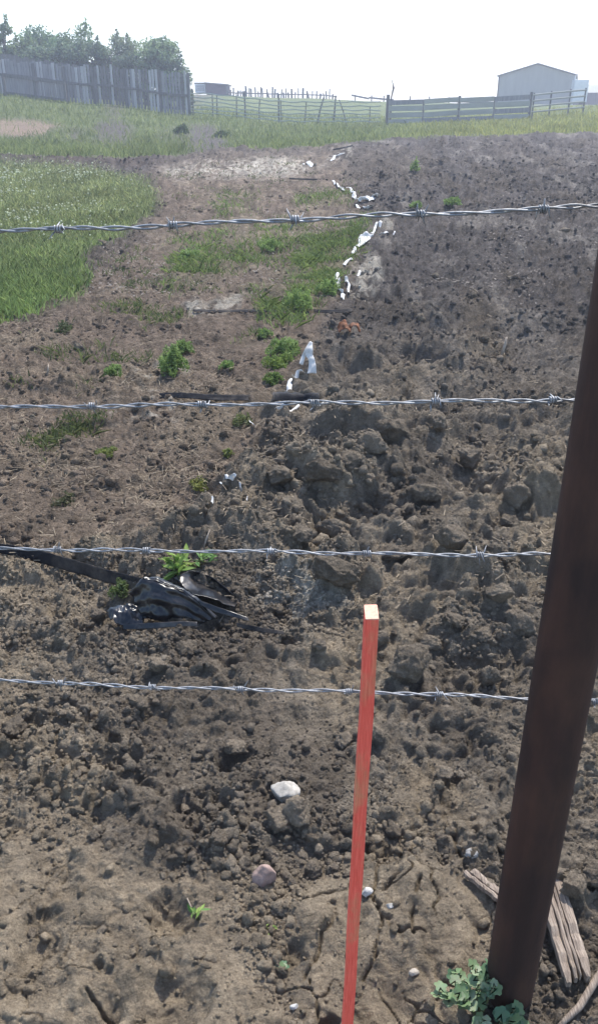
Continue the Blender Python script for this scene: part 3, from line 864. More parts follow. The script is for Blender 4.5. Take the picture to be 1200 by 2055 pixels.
for k in range(3):
    m = MB(); zz = b.z + (a.z - b.z) * (.3 + .22 * k); m.beam((a.x + .1, 96.98, zz), (b.x - .1, 96.98, zz), .03, .06); m.build('slot', M_DARKBARN, r)

# trees behind the windbreak
def leaf_cloud(centres, radii, n, size, col, r_):
    wt = np.prod(radii, 1) ** .6; k = r_.choice(len(centres), n, p=wt / wt.sum())
    d = r_.normal(size=(n, 3)); d /= np.linalg.norm(d, axis=1)[:, None]
    rad = r_.random(n) ** 0.45
    p = centres[k] + d * (radii[k] * rad[:, None])
    R = rand_rot(n, r_); s = size * (0.6 + 0.8 * r_.random(n))
    q = np.array([[-.5, -.28, 0], [.5, -.3, .1], [.55, .3, 0], [-.4, .32, .12]])
    v = np.einsum('nij,mj->nmi', R, q) * s[:, None, None] + p[:, None, :]
    f = np.arange(n * 4).reshape(n, 4)
    tone = (0.7 + 0.6 * r_.random((len(centres), 1)))[k] * (0.75 + 0.5 * r_.random((n, 1)))
    c = np.repeat(np.clip(np.array(col) * tone, 0.005, 0.5), 4, 0)
    return v.reshape(-1, 3), f, c

def tree(px, topy, wpx, Y, label, seed, n=2600, col=(0.06, 0.085, 0.035), cat='tree', name='broadleaf_tree', nb=16, base_py=None):
    r_ = np.random.default_rng(seed); b = hill(px, Y)
    top = at(px, topy, Y).z; Hh = max(1.5, top - b.z); W = 1.15 * wpx * (Y * CP) / FPX
    r = root(name, b, label, cat, 'trees behind the windbreak')
    m = MB(); cs = []; rs = []
    m.tube([b + Vector((0, 0, -.3)), b + Vector((.1, 0, Hh * .35)), b + Vector((.05, .1, Hh * .7))], [.14, .1, .05], 8)
    for k in range(nb):
        a = r_.random() * 6.28; f = r_.random() ** .6; hh = Hh * (0.12 + 0.80 * r_.random())
        prof = math.sqrt(max(0.05, 1 - ((hh / Hh - .4) / .66) ** 2))
        c = b + Vector((math.cos(a) * W * f * prof, math.sin(a) * W * .8 * f * prof, hh))
        st = b + Vector((.05, 0, hh * .45))
        m.tube([st, st.lerp(c, .5) + Vector((0, 0, .12)), c], [.05, .03, .01], 5)
        cs.append(np.array(c)); rs.append(np.array([1, 1, .75]) * W * (.3 + .25 * r_.random()))
        if hh > Hh * .75 and r_.random() < .7:             # thin shoots out of the top
            t = c + Vector((r_.normal() * .15, 0, .4 + .5 * r_.random())); m.tube([c, t], [.015, .005], 4)
            cs.append(np.array(c.lerp(t, .55))); rs.append(np.array([.13, .13, .42]))
    m.build('trunk', M_BARK, r, True)
    v, f, c = leaf_cloud(np.array(cs), np.array(rs), int(n * 2.2), 0.13, [q * 2.7 for q in col], r_)
    me = mesh_np('crown', v - np.array(b), f, M_TREELEAF, False, c)
    link(bpy.data.objects.new('crown', me), r)
    return r
tree(18, 30, 26, 60, 'thin spiky tree standing above the bushes at the left edge', 21, 900, nb=9)
tree(-40, 60, 70, 62, 'broad tree cut by the left edge behind the upper fence', 22)
tree(42, 74, 48, 61, 'dense bush right of the thin spiky tree', 23, 2400, cat='bush', name='tall_bush')
tree(108, 56, 58, 62, 'wide green tree with ragged top behind the middle windbreak', 24, 3200, (0.055, 0.085, 0.04))
tree(172, 52, 36, 61, 'slim tree with loose shoots above the windbreak', 25, 1700)
tree(208, 96, 34, 60, 'low dark bush filling the gap between two taller trees', 26, 1400, (.05, .065, .04), 'bush', 'tall_bush')
tree(246, 72, 38, 61, 'open tree with sky showing through left of the bright gap', 27, 1900, (.07, .085, .045))
tree(318, 82, 46, 60, 'rounded tree right of the bright gap in the foliage', 28, 2500, (.07, .095, .045))
for k_, (q_, t_, w_) in enumerate(((-70, 96, 46), (68, 92, 40), (140, 84, 40), (190, 86, 34), (228, 92, 34), (296, 98, 36), (342, 118, 32))):
    tree(q_, t_, w_, 58.8 + .2 * k_, ('low bush at the left edge beyond the upper fence', 'low bush below the wide green tree on its left', 'low bush between the wide green tree and the slim tree', 'low bush under the slim tree with loose shoots',
         'low bush left of the open tree', 'low bush at the right side of the bright gap', 'low bush under the rounded tree')[k_], 40 + k_, 1500, (.055, .075, .042), 'bush', 'tall_bush', 12)
tree(362, 112, 26, 59, 'smallest tree at the right end of the windbreak', 29, 1200, (.06, .08, .045))

# ------------------------------------------------------------------ grass (stuff nobody could count)
def blades(name, weight, n, hmin, hmax, wid, base, tip, label, lean=0.35, cat='grass', parent=None, matl=None):
    i = pick(weight, n); hscale = 0.65 + 0.7 * (fbm(gx[i] / 0.5, gy[i] / 0.5, 701, 2) * .5 + .5)
    dcell = np.clip(gy[i] * 0.004, 0.003, 0.3)
    x = gx[i] + rng.normal(size=n) * dcell; y = gy[i] + rng.normal(size=n) * dcell * 3; z = gz[i] - 0.01
    h = (hmin + (hmax - hmin) * rng.random(n)) * hscale
    a = rng.random(n) * 6.283; w = wid(gy[i]) * (0.6 + 0.8 * rng.random(n))
    lx = rng.normal(size=n) * lean * h; ly = rng.normal(size=n) * lean * h
    ca, sa = np.cos(a) * w / 2, np.sin(a) * w / 2
    v = np.empty((n, 5, 3))
    v[:, 0] = np.stack([x - ca, y - sa, z], -1); v[:, 1] = np.stack([x + ca, y + sa, z], -1)
    v[:, 2] = np.stack([x + ca * .8 + lx * .35, y + sa * .8 + ly * .35, z + h * .6], -1)
    v[:, 3] = np.stack([x + lx, y + ly, z + h], -1)
    v[:, 4] = np.stack([x - ca * .8 + lx * .35, y - sa * .8 + ly * .35, z + h * .6], -1)
    f = np.arange(n * 5).reshape(n, 5)
    t = rng.random((n, 1)); c = np.array(base) * (1 - t) + np.array(tip) * t
    patch = 0.62 + 0.7 * (fbm(gx[i] / .9, gy[i] / 1.6, 711, 3)[:, None] * .5 + .5)
    if name == 'bank_grass':
        c = c * (1 + sstep(700, 1000, GF['px'][i])[:, None] * np.array([.45, .28, .1]))
    if name == 'lush_grass':
        low = sstep(390, 620, GF['py'][i] + 40 * rng.normal(size=n))[:, None]; c = c * (1 - low * np.array([.28, .10, .34])) * (.55 + .75 * rng.random((n, 1)))
    c = np.repeat(c * patch, 5, 0)
    me = mesh_np(name, v.reshape(-1, 3), f, matl or M_GRASS, False, c)
    o = link(bpy.data.objects.new(name, me), parent)
    if parent is None: tag(o, label, cat, None, 'stuff')
    else: tag(o, kind='stuff')
    return o
inview = (np.abs(gx) < frame_half(gy) * 1.12) & (gy > 1)
GREEN0 = (0.16, 0.20, 0.07); GREEN1 = (0.36, 0.38, 0.19)
blades('lush_grass', GF['grass'] ** 1.5 * inview * (gy < 32), 56000, .03, .11, lambda Y: .004 + .0006 * Y, GREEN0, GREEN1, 'lush green grass patch with pale seed heads at the left', .4)
blades('bank_grass', GF['far'] * (1 - .8 * GF['pale']) * inview * (gy < 62) * (.12 + sstep(-.3, .2, fbm(gx / (0.2 + np.maximum(gy, .2) * 0.06), gy / (0.2 + np.maximum(gy, .2) * 0.06), 209, 4) + .7 * sstep(450, 750, GF['px']) + .4 * sstep(262, 235, GF['py']))), 42000, .08, .26, lambda Y: .012 + .0004 * Y, (0.12, 0.16, 0.05), (0.26, 0.29, 0.12), 'rough green grass on the far bank below the fences', .4)
blades('weed_cover', GF['weed'] ** 1.5 * inview * sstep(-.15, .35, fbm(gx / .35, gy / .5, 731, 4, .65)), 11000, .02, .09, lambda Y: .005 + .0006 * Y, (0.085, 0.125, 0.035), (0.19, 0.25, 0.085), 'low green weeds spreading along the strip beside the white plastic', .8)
blades('sparse_weeds', (GF['left'] * (1 - GF['weed'])) * inview * (GF['py'] < 1000) * sstep(.25, .6, fbm(gx / .45, gy / .45, 741, 3)), 5000, .02, .07, lambda Y: .004 + .0006 * Y, (0.06, 0.09, 0.03), (0.15, 0.17, 0.07), 'thin scattered weeds on the trampled soil at the left', .7)
# pale seed heads
n = 1000; i = pick(GF['grass'] ** 2 * inview * (gy < 32) * (0.05 + sstep(-.05, .4, fbm(gx / .8, gy / .8, 751, 3))) * sstep(520, 430, GF['py']), n)
pos = np.stack([gx[i] + rng.normal(size=n) * .03, gy[i] + rng.normal(size=n) * .08, gz[i] + .1 + .1 * rng.random(n)], -1)
v, f, c = scatter([ico(1)], pos, (.003 + .0009 * gy[i]) * (.3 + .9 * rng.random(n) ** 2), np.array([0.62, 0.62, 0.42]) * (.7 + .5 * rng.random((n, 1))), rng)
tag(link(bpy.data.objects.new('seed_heads', mesh_np('seed_heads', v, f, M_STRAW, False, c))), 'pale seed heads dotted over the lush grass patch', 'seed heads', None, 'stuff')

# dry straw and stalk litter
def straw(name, weight, n, lmin, lmax, wid, label, cfun=straw_col, cat='straw'):
    i = pick(weight, n); a = rng.random(n) * 6.283; L = (lmin + (lmax - lmin) * rng.random(n) ** 2) / 2; w = wid(gy[i])
    up = rng.normal(size=n) * .18 * L; dx, dy = np.cos(a) * L, np.sin(a) * L; sx, sy = -np.sin(a) * w / 2, np.cos(a) * w / 2
    x = gx[i] + rng.normal(size=n) * .01 * gy[i]; y = gy[i] + rng.normal(size=n) * .01 * gy[i]; z = gz[i] + .004 + w * .5 + np.abs(up) * .6
    v = np.empty((n, 4, 3)); v[:, 0] = np.stack([x - dx - sx, y - dy - sy, z - up], -1); v[:, 1] = np.stack([x + dx - sx, y + dy - sy, z + up], -1)
    v[:, 2] = np.stack([x + dx + sx, y + dy + sy, z + up + w * .3], -1); v[:, 3] = np.stack([x - dx + sx, y - dy + sy, z - up + w * .3], -1)
    c = np.repeat(cfun(n), 4, 0)
    o = link(bpy.data.objects.new(name, mesh_np(name, v.reshape(-1, 3), np.arange(n * 4).reshape(n, 4), M_STRAW, False, c)))
    tag(o, label, cat, None, 'stuff')
straw('straw_litter', (GF['left'] + .25 * GF['pale']) * inview * (1 - GF['weed']) * (.06 + sstep(-.05, .45, fbm(gx / .4, gy / .4, 761, 3))), 6500, .015, .075, lambda Y: .0009 + .0003 * Y, 'dry straw litter over the trampled soil at the left')
straw('stalk_crumbs', GF['rough'] * inview * (GF['py'] < 1250) * (.1 + sstep(-.1, .4, fbm(gx / .7, gy / .7, 765, 3))), 5000, .015, .06, lambda Y: .0012 + .0005 * Y, 'bits of dry stalk on the worked soil at the right')

crust_col = lambda n: np.array([0.20, 0.175, 0.15]) * (0.6 + 1.0 * rng.random((n, 1)))
straw('dry_crust_flakes', (GF['rough'] + .5 * GF['left']) * inview * (GF['py'] < 600) * (GF['py'] > 285) * (1 - np.clip(GF['grass'] + GF['weed'] + GF['far'], 0, 1)) * (.15 + sstep(-.25, .35, fbm(gx / (.2 + .04 * np.maximum(gy, 0)), gy / (.2 + .08 * np.maximum(gy, 0)), 767, 3))),
      9000, .012, .04, lambda Y: .003 + .0008 * Y, 'flakes of pale dry crust over the worked soil', crust_col, 'soil flakes')

# ------------------------------------------------------------------ steel post
M_RUST = NT('rusted_pipe'); t = M_RUST
v_ = t.coord((1, 1, 0.12)); nz = t.noise(26, 7, 0.7, v_); n2 = t.noise(9, 5, 0.6, t.coord((1, 1, 0.5)))
c_ = t.ramp(nz, [(0.25, (0.020, 0.012, 0.011)), (0.5, (0.040, 0.022, 0.018)), (0.75, (0.078, 0.038, 0.029))])
c2 = t.ramp(n2, [(0.42, (0.020, 0.013, 0.012)), (0.72, (0.12, 0.058, 0.036))])
t.color(t.mix(c_, c2, 0.45)); t.rough(0.72); t.b.inputs['Specular IOR Level'].default_value = 0.3
t.bump(t.noise(160, 6, 0.7, t.coord((1, 1, 0.5))), 0.35, 0.002); M_RUST = t.m
pp = at(1122, 1400, 1.0); PX, PY, PR = pp.x, 1.0, 0.045
base_z = H1(PX, PY)
r = root('steel_post', (PX, PY, base_z), 'rusty dark brown steel pipe post at the right edge', 'post')
m = MB(); N = 40; zs = [base_z - .25, base_z - .05, base_z + .02, base_z + .3, base_z + .7, base_z + 1.1, 1.5, 1.62]
for z in zs:
    for k in range(N):
        a = 2 * math.pi * k / N; rr = PR * (1 + .004 * math.sin(5 * a + z * 9) + .004 * math.sin(2 * a + 3 * z))
        m.v.append((PX + .006 * (z - base_z) * 0 + rr * math.cos(a), PY + rr * math.sin(a), z))
for i in range(len(zs) - 1):
    for k in range(N): m.f.append((i * N + k, i * N + (k + 1) % N, (i + 1) * N + (k + 1) % N, (i + 1) * N + k))
m.build('pipe', M_RUST, r, True)
m = MB(); vs = []
for j, (rr, zz) in enumerate(((PR + .002, 1.615), (PR + .002, 1.625), (PR * .8, 1.64), (PR * .4, 1.648), (.001, 1.65))):
    for k in range(N): vs.append((PX + rr * math.cos(2 * math.pi * k / N), PY + rr * math.sin(2 * math.pi * k / N), zz))
m.add(vs, [(i * N + k, i * N + (k + 1) % N, (i + 1) * N + (k + 1) % N, (i + 1) * N + k) for i in range(4) for k in range(N)]); m.build('cap', M_RUST, r, True)

# ------------------------------------------------------------------ barbed wire
def wire(name, pxpts, barbs, label, seed):
    r_ = random.Random(seed)
    YF = lambda q: 1.052 + 0.05 * max(0, 1 - q / 1150.0)
    pts = [at(q, y, YF(q)) for q, y in pxpts]
    # carry on beyond the frame on both sides
    dl = (pts[0] - pts[1]).normalized(); dl.z *= .2; pts.insert(0, pts[0] + dl * 2.5)
    dr = (pts[-1] - pts[-2]).normalized(); dr.z *= .2; pts.append(pts[-1] + dr * 2.5)
    cum = [0]
    for a, b in zip(pts[:-1], pts[1:]): cum.append(cum[-1] + (b - a).length)
    def ev(s):
        s = min(max(s, 0), cum[-1]); k = max(i for i in range(len(cum) - 1) if cum[i] <= s)
        tt = (s - cum[k]) / (cum[k + 1] - cum[k])
        p0, p1, p2, p3 = pts[max(k - 1, 0)], pts[k], pts[k + 1], pts[min(k + 2, len(pts) - 1)]
        if k == 0 or k == len(pts) - 2: return p1.lerp(p2, tt)
        if k == 1: p0 = p1 * 2 - p2
        if k == len(pts) - 3: p3 = p2 * 2 - p1
        return 0.5 * ((2 * p1) + (p2 - p0) * tt + (2 * p0 - 5 * p1 + 4 * p2 - p3) * tt * tt + (3 * p1 - p0 - 3 * p2 + p3) * tt ** 3)
    mid = ev(cum[-1] / 2)
    r = root(name, mid, label, 'wire', 'barbed wires of the fence')
    L = cum[-1]; n = int(L / .007); ph = r_.random() * 6
    for st in (0, 1):
        m = MB(); pl = []; phase = ph
        for i in range(n + 1):
            s = L * i / n; c = ev(s); a = 2 * math.pi * s / .085 + ph + st * math.pi + .6 * math.sin(s * 9)
            rad = .0019 * (1 + .25 * math.sin(s * 23 + st))
            pl.append(c + Vector((0, math.cos(a) * rad, math.sin(a) * rad + .0012 * math.sin(s * 31 + seed))))
        m.tube(pl, .00145, 6); m.build('strand', M_WIRE, r, True)
    # barbs: a coil of two turns and its points
    xs = [(ev(L * i / 800), i) for i in range(801)]
    for q in barbs:
        Yq = YF(q); xq = at(q, 800 if pxpts[0][1] > 600 else 440, Yq).x
        # locate by image column
        best = min(xs, key=lambda e: abs(600 + FPX * e[0].x / (e[0].y * CP - (e[0].z - CAM_H) * SP) - q))
        c = best[0]; a0 = r_.random() * 6.28; m = MB()
        for w in range(2):
            pl = []; tl = r_.uniform(.010, .015); turns = 2.0; aa = a0 + w * math.pi + r_.uniform(-.5, .5); xo = (w - .5) * .005
            R0 = .0042
            for e in (0, 1):
                pass
            st = Vector((xo - .003, math.cos(aa) * R0, math.sin(aa) * R0)); tang = Vector((-.25 + r_.uniform(-.3, .3), math.sin(aa), -math.cos(aa)))
            pl.append(c + st + tang * tl); pl.append(c + st + tang * .004)
            for k in range(25):
                b = aa + turns * 2 * math.pi * k / 24
                pl.append(c + Vector((xo - .003 + .006 * k / 24, math.cos(b) * R0, math.sin(b) * R0)))
            b = aa + turns * 2 * math.pi; tang = Vector((.25 + r_.uniform(-.3, .3), -math.sin(b), math.cos(b)))
            en = pl[-1]; pl.append(en + tang * .004); pl.append(en + tang * tl)
            rad = [.0004] + [.00115] * (len(pl) - 2) + [.0004]
            m.tube(pl, rad, 6)
        m.build('barb', M_WIRE, r, True)
    return r
wire('barbed_wire', [(-120, 468), (0, 463), (115, 460), (345, 452), (598, 440), (838, 430), (1088, 420), (1200, 412), (1330, 405)], (-130, 115, 345, 598, 838, 1088, 1330), 'topmost barbed wire strand, crossing in front of the green patch', 1)
wire('barbed_wire', [(-120, 820), (0, 818), (185, 815), (408, 812), (632, 809), (872, 806), (1105, 803), (1250, 800)], (-45, 185, 408, 632, 872, 1105), 'second barbed wire strand from the top', 2)
wire('barbed_wire', [(-120, 1099), (0, 1101), (120, 1103), (295, 1105), (540, 1107), (737, 1111), (963, 1114), (1108, 1113), (1300, 1118)], (-80, 120, 295, 540, 737, 963, 1180), 'third barbed wire strand, just above the black plastic sheet', 3)
wire('barbed_wire', [(-120, 1359), (0, 1364), (125, 1371), (303, 1379), (487, 1383), (705, 1388), (880, 1394), (1062, 1402), (1300, 1413)], (-60, 125, 303, 487, 702, 880, 1190), 'lowest barbed wire strand, passing behind the red stake', 4)

# ------------------------------------------------------------------ survey stake
t = NT('stake_paint')
v_ = t.coord((1, 1, 1)); grain = t.noise(60, 7, 0.7, t.coord((6, 6, 0.35))); blot = t.noise(7, 5, 0.65, t.coord((1.2, 1.2, 0.6)))
paint = t.ramp(grain, [(0.3, (0.72, 0.075, 0.05)), (0.7, (0.97, 0.19, 0.13))])
wood = t.ramp(grain, [(0.3, (0.45, 0.22, 0.11)), (0.7, (0.62, 0.33, 0.17))])
fade = t.ramp(blot, [(0.50, (0, 0, 0)), (0.62, (1, 1, 1))])
mixf = t.n('ShaderNodeMath', operation='MULTIPLY'); mixf.inputs[1].default_value = 0.75; t.l(fade, mixf.inputs[0])
t.color(t.mix(paint, wood, mixf.outputs[0])); t.rough(0.75); t.bump(grain, 0.3, 0.002); M_STAKE = t.m
M_ENDGRAIN = noisy('stake_end_grain', (0.62, 0.30, 0.22, 1), (0.78, 0.45, 0.33, 1), 180, 0.85, (1, 1, 1), (0.4, 0.001))
YS = 0.88
tp = at(748, 1244, YS); bt = at(700, 2040, YS); dirv = (tp - bt).normalized(); bt = bt - dirv * 0.3
hw = 0.0087; dp = 0.034
r = root('survey_stake', bt, 'thin wooden stake painted faded orange red', 'stake')
m = MB(); sx = Vector((1, 0, 0)) * hw; sy = Vector((.02, 1, 0)) * dp / 2; vs = []
SEG = 14
for i in range(SEG + 1):
    c = bt.lerp(tp, i / SEG) + Vector((0, dp / 2, 0)) + Vector((.0006 * math.sin(i * 1.7), 0, 0))
    bv = .0012
    for (a, b) in ((-1, -1), (1, -1), (1, 1), (-1, 1)):
        for e in ((0, 1), (1, 0)) if a * b > 0 else ((1, 0), (0, 1)):
            vs.append(c + sx * (a - a * e[0] * bv / hw) + sy * (b - b * e[1] * bv / (dp / 2)))
fs = [(i * 8 + k, i * 8 + (k + 1) % 8, (i + 1) * 8 + (k + 1) % 8, (i + 1) * 8 + k) for i in range(SEG) for k in range(8)]
fs.append(tuple(range(7, -1, -1))); m.add(vs, fs); m.build('shaft', M_STAKE, r)
m = MB(); ring = vs[-8:]; up = dirv * .0015
m.add(ring + [p + up + Vector((0, 0, random.uniform(-.0006, .0006))) for p in ring], [tuple(8 + k for k in range(8))] + [(k, (k + 1) % 8, 8 + (k + 1) % 8, 8 + k) for k in range(8)]); m.build('end_grain', M_ENDGRAIN, r)

# ------------------------------------------------------------------ stones
def stone(name, px, py, wpx, hpx, col, label, seed, lift=.35):
    p = ground_at(px, py); v, f = clod_shape(4, seed, 8, 0.06); rw = px2m(p, wpx) / 2; rh = px2m(p, hpx) / 2 * 1.15
    v = v / np.abs(v).max(0) * np.array([rw, rw * .75, rh])
    t = NT(name + '_stone'); nz = t.noise(70, 6, 0.65, t.coord()); t.color(t.ramp(nz, [(0.3, tuple(c * .62 for c in col)), (0.62, col)])); t.rough(.85); t.bump(t.noise(160, 5, .7, t.coord()), .4, .003)
    o = link(bpy.data.objects.new(name, mesh_np(name, v, f, t.m, True))); o.location = p + Vector((0, 0, rh * lift)); o.rotation_euler = (0.1, -.12, random.uniform(-.3, .3))
    return tag(o, label, 'stone')
stone('field_stone', 571, 1600, 64, 38, (.40, .37, .325), 'white rounded stone left of the red stake', 801, .6)
stone('field_stone', 527, 1768, 56, 50, (.33, .235, .20), 'pinkish brown stone half sunk in the soil', 802, .35)
stone('pebble', 736, 1795, 26, 20, (.5, .48, .45), 'small white pebble touching the right side of the stake', 803, .5)
stone('pebble', 782, 1820, 18, 12, (.42, .4, .36), 'little pale pebble right of the small white pebble', 804, .5)
stone('pebble', 830, 1955, 22, 14, (.40, .35, .29), 'pale flat pebble on the cracked mud below the pebbles', 805, .4)
stone('pebble', 590, 2022, 18, 14, (.5, .49, .46), 'white chip of stone at the bottom edge left of the stake', 806, .4)
stone('pebble', 945, 1718, 28, 20, (.36, .34, .31), 'grey stone just above the broken plank end', 807, .4)

# ------------------------------------------------------------------ broken wood
M_PLANK = noisy('bleached_plank', (0.20, 0.155, 0.12, 1), (0.52, 0.43, 0.34, 1), 22, 0.9, (1, 1, 1), (0.5, 0.004))
t = NT('split_plank'); g = t.noise(30, 7, .7, t.coord((9, .6, 3))); t.color(t.ramp(g, [(.3, (.09, .07, .055)), (.5, (.24, .19, .15)), (.7, (.42, .35, .28))])); t.rough(.9); t.bump(g, .7, .006); M_SPLIT = t.m
def plank(name, a, b, w, th, label, seed, splits=3, cat='plank'):
    """a broken board between two points: long splinter strips of uneven length side by side"""
    r_ = random.Random(seed); d = (b - a); L = d.length; d.normalize(); side = d.cross(Vector((0, 0, 1))).normalized(); up = side.cross(d)
    r = root(name, a, label, cat); r.rotation_euler = (0, 0, 0)
    cuts = sorted([0, 1] + [r_.uniform(.2, .8) for _ in range(splits - 1)])
    for k in range(splits):
        u0, u1 = cuts[k] - .5, cuts[k + 1] - .5; m = MB(); n = 12; rows = []
        e0 = r_.uniform(-.03, .03) * L * 2; e1 = r_.uniform(-.1, .06) * L
        for i in range(n + 1):
            tt = i / n; c = a + d * (e0 + (L + e1 - e0) * tt); tap = r_.uniform(.88, 1.1) if tt < .85 else 1 - (tt - .85) * r_.uniform(1.0, 5)
            wv = .05 * math.sin(tt * 5 + k)
            hh = th * (.75 + .25 * r_.random()); off = r_.uniform(-.12, .12) * th
            uu0, uu1 = u0 + .02, u1 - .02; mid = (uu0 + uu1) / 2; uu0 = mid + (uu0 - mid) * tap; uu1 = mid + (uu1 - mid) * tap
            rows.append([c + side * (uu0 * w) + up * (off), c + side * (uu1 * w) + up * off, c + side * (uu1 * w) + up * (off + hh), c + side * (mid * w) + up * (off + hh * 1.15), c + side * (uu0 * w) + up * (off + hh)])
        vs = [p for q in rows for p in q]
        m.add(vs, [(i * 5 + j, i * 5 + (j + 1) % 5, (i + 1) * 5 + (j + 1) % 5, (i + 1) * 5 + j) for i in range(n) for j in range(5)] + [(4, 3, 2, 1, 0), tuple(n * 5 + j for j in range(5))])
        # grain runs along the board: orient the part's own y axis with it
        o0 = m.build('splinter', M_SPLIT, r)
    return r
a = ground_at(940, 1762); b = at(1012, 1836, a.y - .08); b.z = max(b.z, H1(b.x, b.y))
plank('broken_plank', a + Vector((0, 0, .012)), b + Vector((0, 0, .012)), .028, .012, 'short bleached plank end poking out left of the steel post', 5, 3)
a = ground_at(1103, 1822); b = ground_at(1156, 1978)
plank('split_board', a + Vector((0, .02, .03)), b + Vector((0, 0, .012)), .058, .018, 'split grey board lying right of the steel post', 6, 5, 'board')
m = MB(); pts = [ground_at(1230, 1935) + Vector((0, 0, .03)), ground_at(1190, 1985) + Vector((0, 0, .022)), ground_at(1160, 2030) + Vector((0, 0, .012)), ground_at(1112, 2072) + Vector((0, 0, .006))]
m.tube(pts, [.008, .0075, .007, .004], 8)
m.tube([p + Vector((.006, .006, .003)) for p in pts[:3]], [.005, .004, .002], 6)
tag(m.build('grey_stick', M_SPLIT, None, True, pts[0]), 'forked grey stick in the bottom right corner', 'stick')
for (x0, y0, x1, y1, rr, lab) in ((1005, 714, 1016, 676, .012, 'pale stick standing out of the worked soil near the post'), (870, 1172, 906, 1146, .006, 'thin pale stick below the third wire'),
                                  (406, 1100, 422, 1062, .004, 'dry stalk standing up beside the third wire'), (95, 752, 98, 730, .007, 'short dry stalk upright in the brown soil at the left'),
                                  (390, 1840, 376, 1802, .0022, 'tiny dry stalk beside the seedling in the foreground')):
    g0 = ground_at(x0, y0); g1 = at(x1, y1, g0.y + .03); m = MB(); m.tube([g0 - Vector((0, 0, .02)), g0.lerp(g1, .5) + Vector((rr * .5, 0, 0)), g1], [rr, rr * .85, rr * .5], 6)
    tag(m.build('dry_stick', M_PLANK, None, True, g0), lab, 'stick')

# ------------------------------------------------------------------ sheets of plastic
def plastic(name, c, rough, spec=.5, transl=0):
    t = NT(name); nz = t.noise(18, 5, .6, t.coord()); dirt = t.noise(7, 6, .7, t.coord((1, 1, 1)))
    f = t.ramp(dirt, [(.5, (0, 0, 0)), (.68, (1, 1, 1))])
    mm = t.n('ShaderNodeMath', operation='MULTIPLY'); mm.inputs[1].default_value = .35; t.l(f, mm.inputs[0])
    t.color(t.mix(c, (.2, .165, .13), mm.outputs[0])); t.rough(rough); t.b.inputs['Specular IOR Level'].default_value = spec
    t.bump(t.noise(40, 4, .6, t.coord()), .25, .004)
    return t.m
M_BLACK = plastic('black_plastic', (.006, .007, .010), .28, .5)
M_BLACKDULL = plastic('dusty_black_plastic', (.012, .012, .015), .7, .15)
M_WHITEPL = plastic('white_plastic_film', (.52, .51, .49), .5, .3)

def sheet(name, net, mat, parent, wr=.006, nu=10, nv=8, thick=.0012, seed=1, pleat=0):
    """net: rows of world points; smooth surface through them, wrinkled, with thickness"""
    A = np.array([[list(p) for p in row] for row in net], float); nr, ncol = A.shape[:2]
    def up(A, axis, k):
        A = np.moveaxis(A, axis, 0); n = len(A)
        tt = np.linspace(0, n - 1, (n - 1) * k + 1); out = []
        for t in tt:
            i = min(int(t), n - 2); f = t - i
            p0, p1, p2, p3 = A[max(i - 1, 0)], A[i], A[i + 1], A[min(i + 2, n - 1)]
            out.append(.5 * (2 * p1 + (p2 - p0) * f + (2 * p0 - 5 * p1 + 4 * p2 - p3) * f * f + (3 * p1 - p0 - 3 * p2 + p3) * f ** 3))
        return np.moveaxis(np.array(out), 0, axis)
    S = up(up(A, 0, nv), 1, nu); n0, n1 = S.shape[:2]
    du = np.gradient(S, axis=1); dv = np.gradient(S, axis=0); N = np.cross(du, dv); N /= np.linalg.norm(N, axis=2)[..., None] + 1e-9
    for i in range(n0):
        for j in range(n1):
            p = Vector(S[i, j]); k = wr * (1.3 * mnoise.noise(Vector((p.x * 28 + seed, p.y * 18, p.z * 22))) + 1.0 * abs(mnoise.noise(Vector((p.x * 60, p.y * 40 + seed, p.z * 48)))))
            k += pleat * math.sin(i / max(1, n0 - 1) * 19 + 1.5 * math.sin(j * .13 + seed) + seed) * (0.4 + .6 * mnoise.noise(Vector((j * .09, i * .07, seed))))
            S[i, j] = S[i, j] + N[i, j] * k
    o0 = np.array(parent_origin(parent)); V = np.concatenate([(S + N * thick / 2).reshape(-1, 3), (S - N * thick / 2).reshape(-1, 3)]) - o0
    I = np.arange(n0 * n1).reshape(n0, n1); q = np.stack([I[:-1, :-1], I[:-1, 1:], I[1:, 1:], I[1:, :-1]], -1).reshape(-1, 4); K = n0 * n1
    edge = []
    loop = list(I[0, :]) + list(I[1:, -1]) + list(I[-1, -2::-1]) + list(I[-2:0:-1, 0])
    for a_, b_ in zip(loop, loop[1:] + loop[:1]): edge.append([b_, a_, a_ + K, b_ + K])
    F = np.concatenate([q, q[:, ::-1] + K, np.array(edge)])
    return link(bpy.data.objects.new(name, mesh_np(name, V, F, mat, True)), parent)

g0 = ground_at(330, 1252)
YP = g0.y
r = root('black_plastic_sheet', g0, 'crumpled torn black plastic sheet half buried below the third wire', 'plastic sheet')
def Q(px, py, dy): return at(px, py, YP + dy)
sheet('front_flap', [[Q(262, 1188, .03), Q(285, 1161, .03), Q(330, 1172, .02), Q(385, 1200, 0), Q(432, 1243, -.02)],
                     [Q(272, 1215, 0), Q(300, 1200, -.01), Q(335, 1208, -.015), Q(375, 1225, -.02), Q(415, 1248, -.025)],
                     [Q(285, 1240, -.02), Q(305, 1245, -.03), Q(335, 1248, -.03), Q(365, 1252, -.03), Q(400, 1256, -.03)]], M_BLACK, r, .007, 10, 14, .0015, 3, .007)
sheet('top_fold', [[Q(285, 1161, .03), Q(330, 1172, .02), Q(385, 1200, 0), Q(432, 1243, -.02)],
                   [Q(300, 1157, .05), Q(338, 1168, .035), Q(388, 1197, .015), Q(434, 1240, -.01)],
                   [Q(318, 1164, .07), Q(350, 1176, .05), Q(392, 1203, .03), Q(436, 1242, 0)]], M_BLACK, r, .006, 10, 9, .0015, 4, .003)
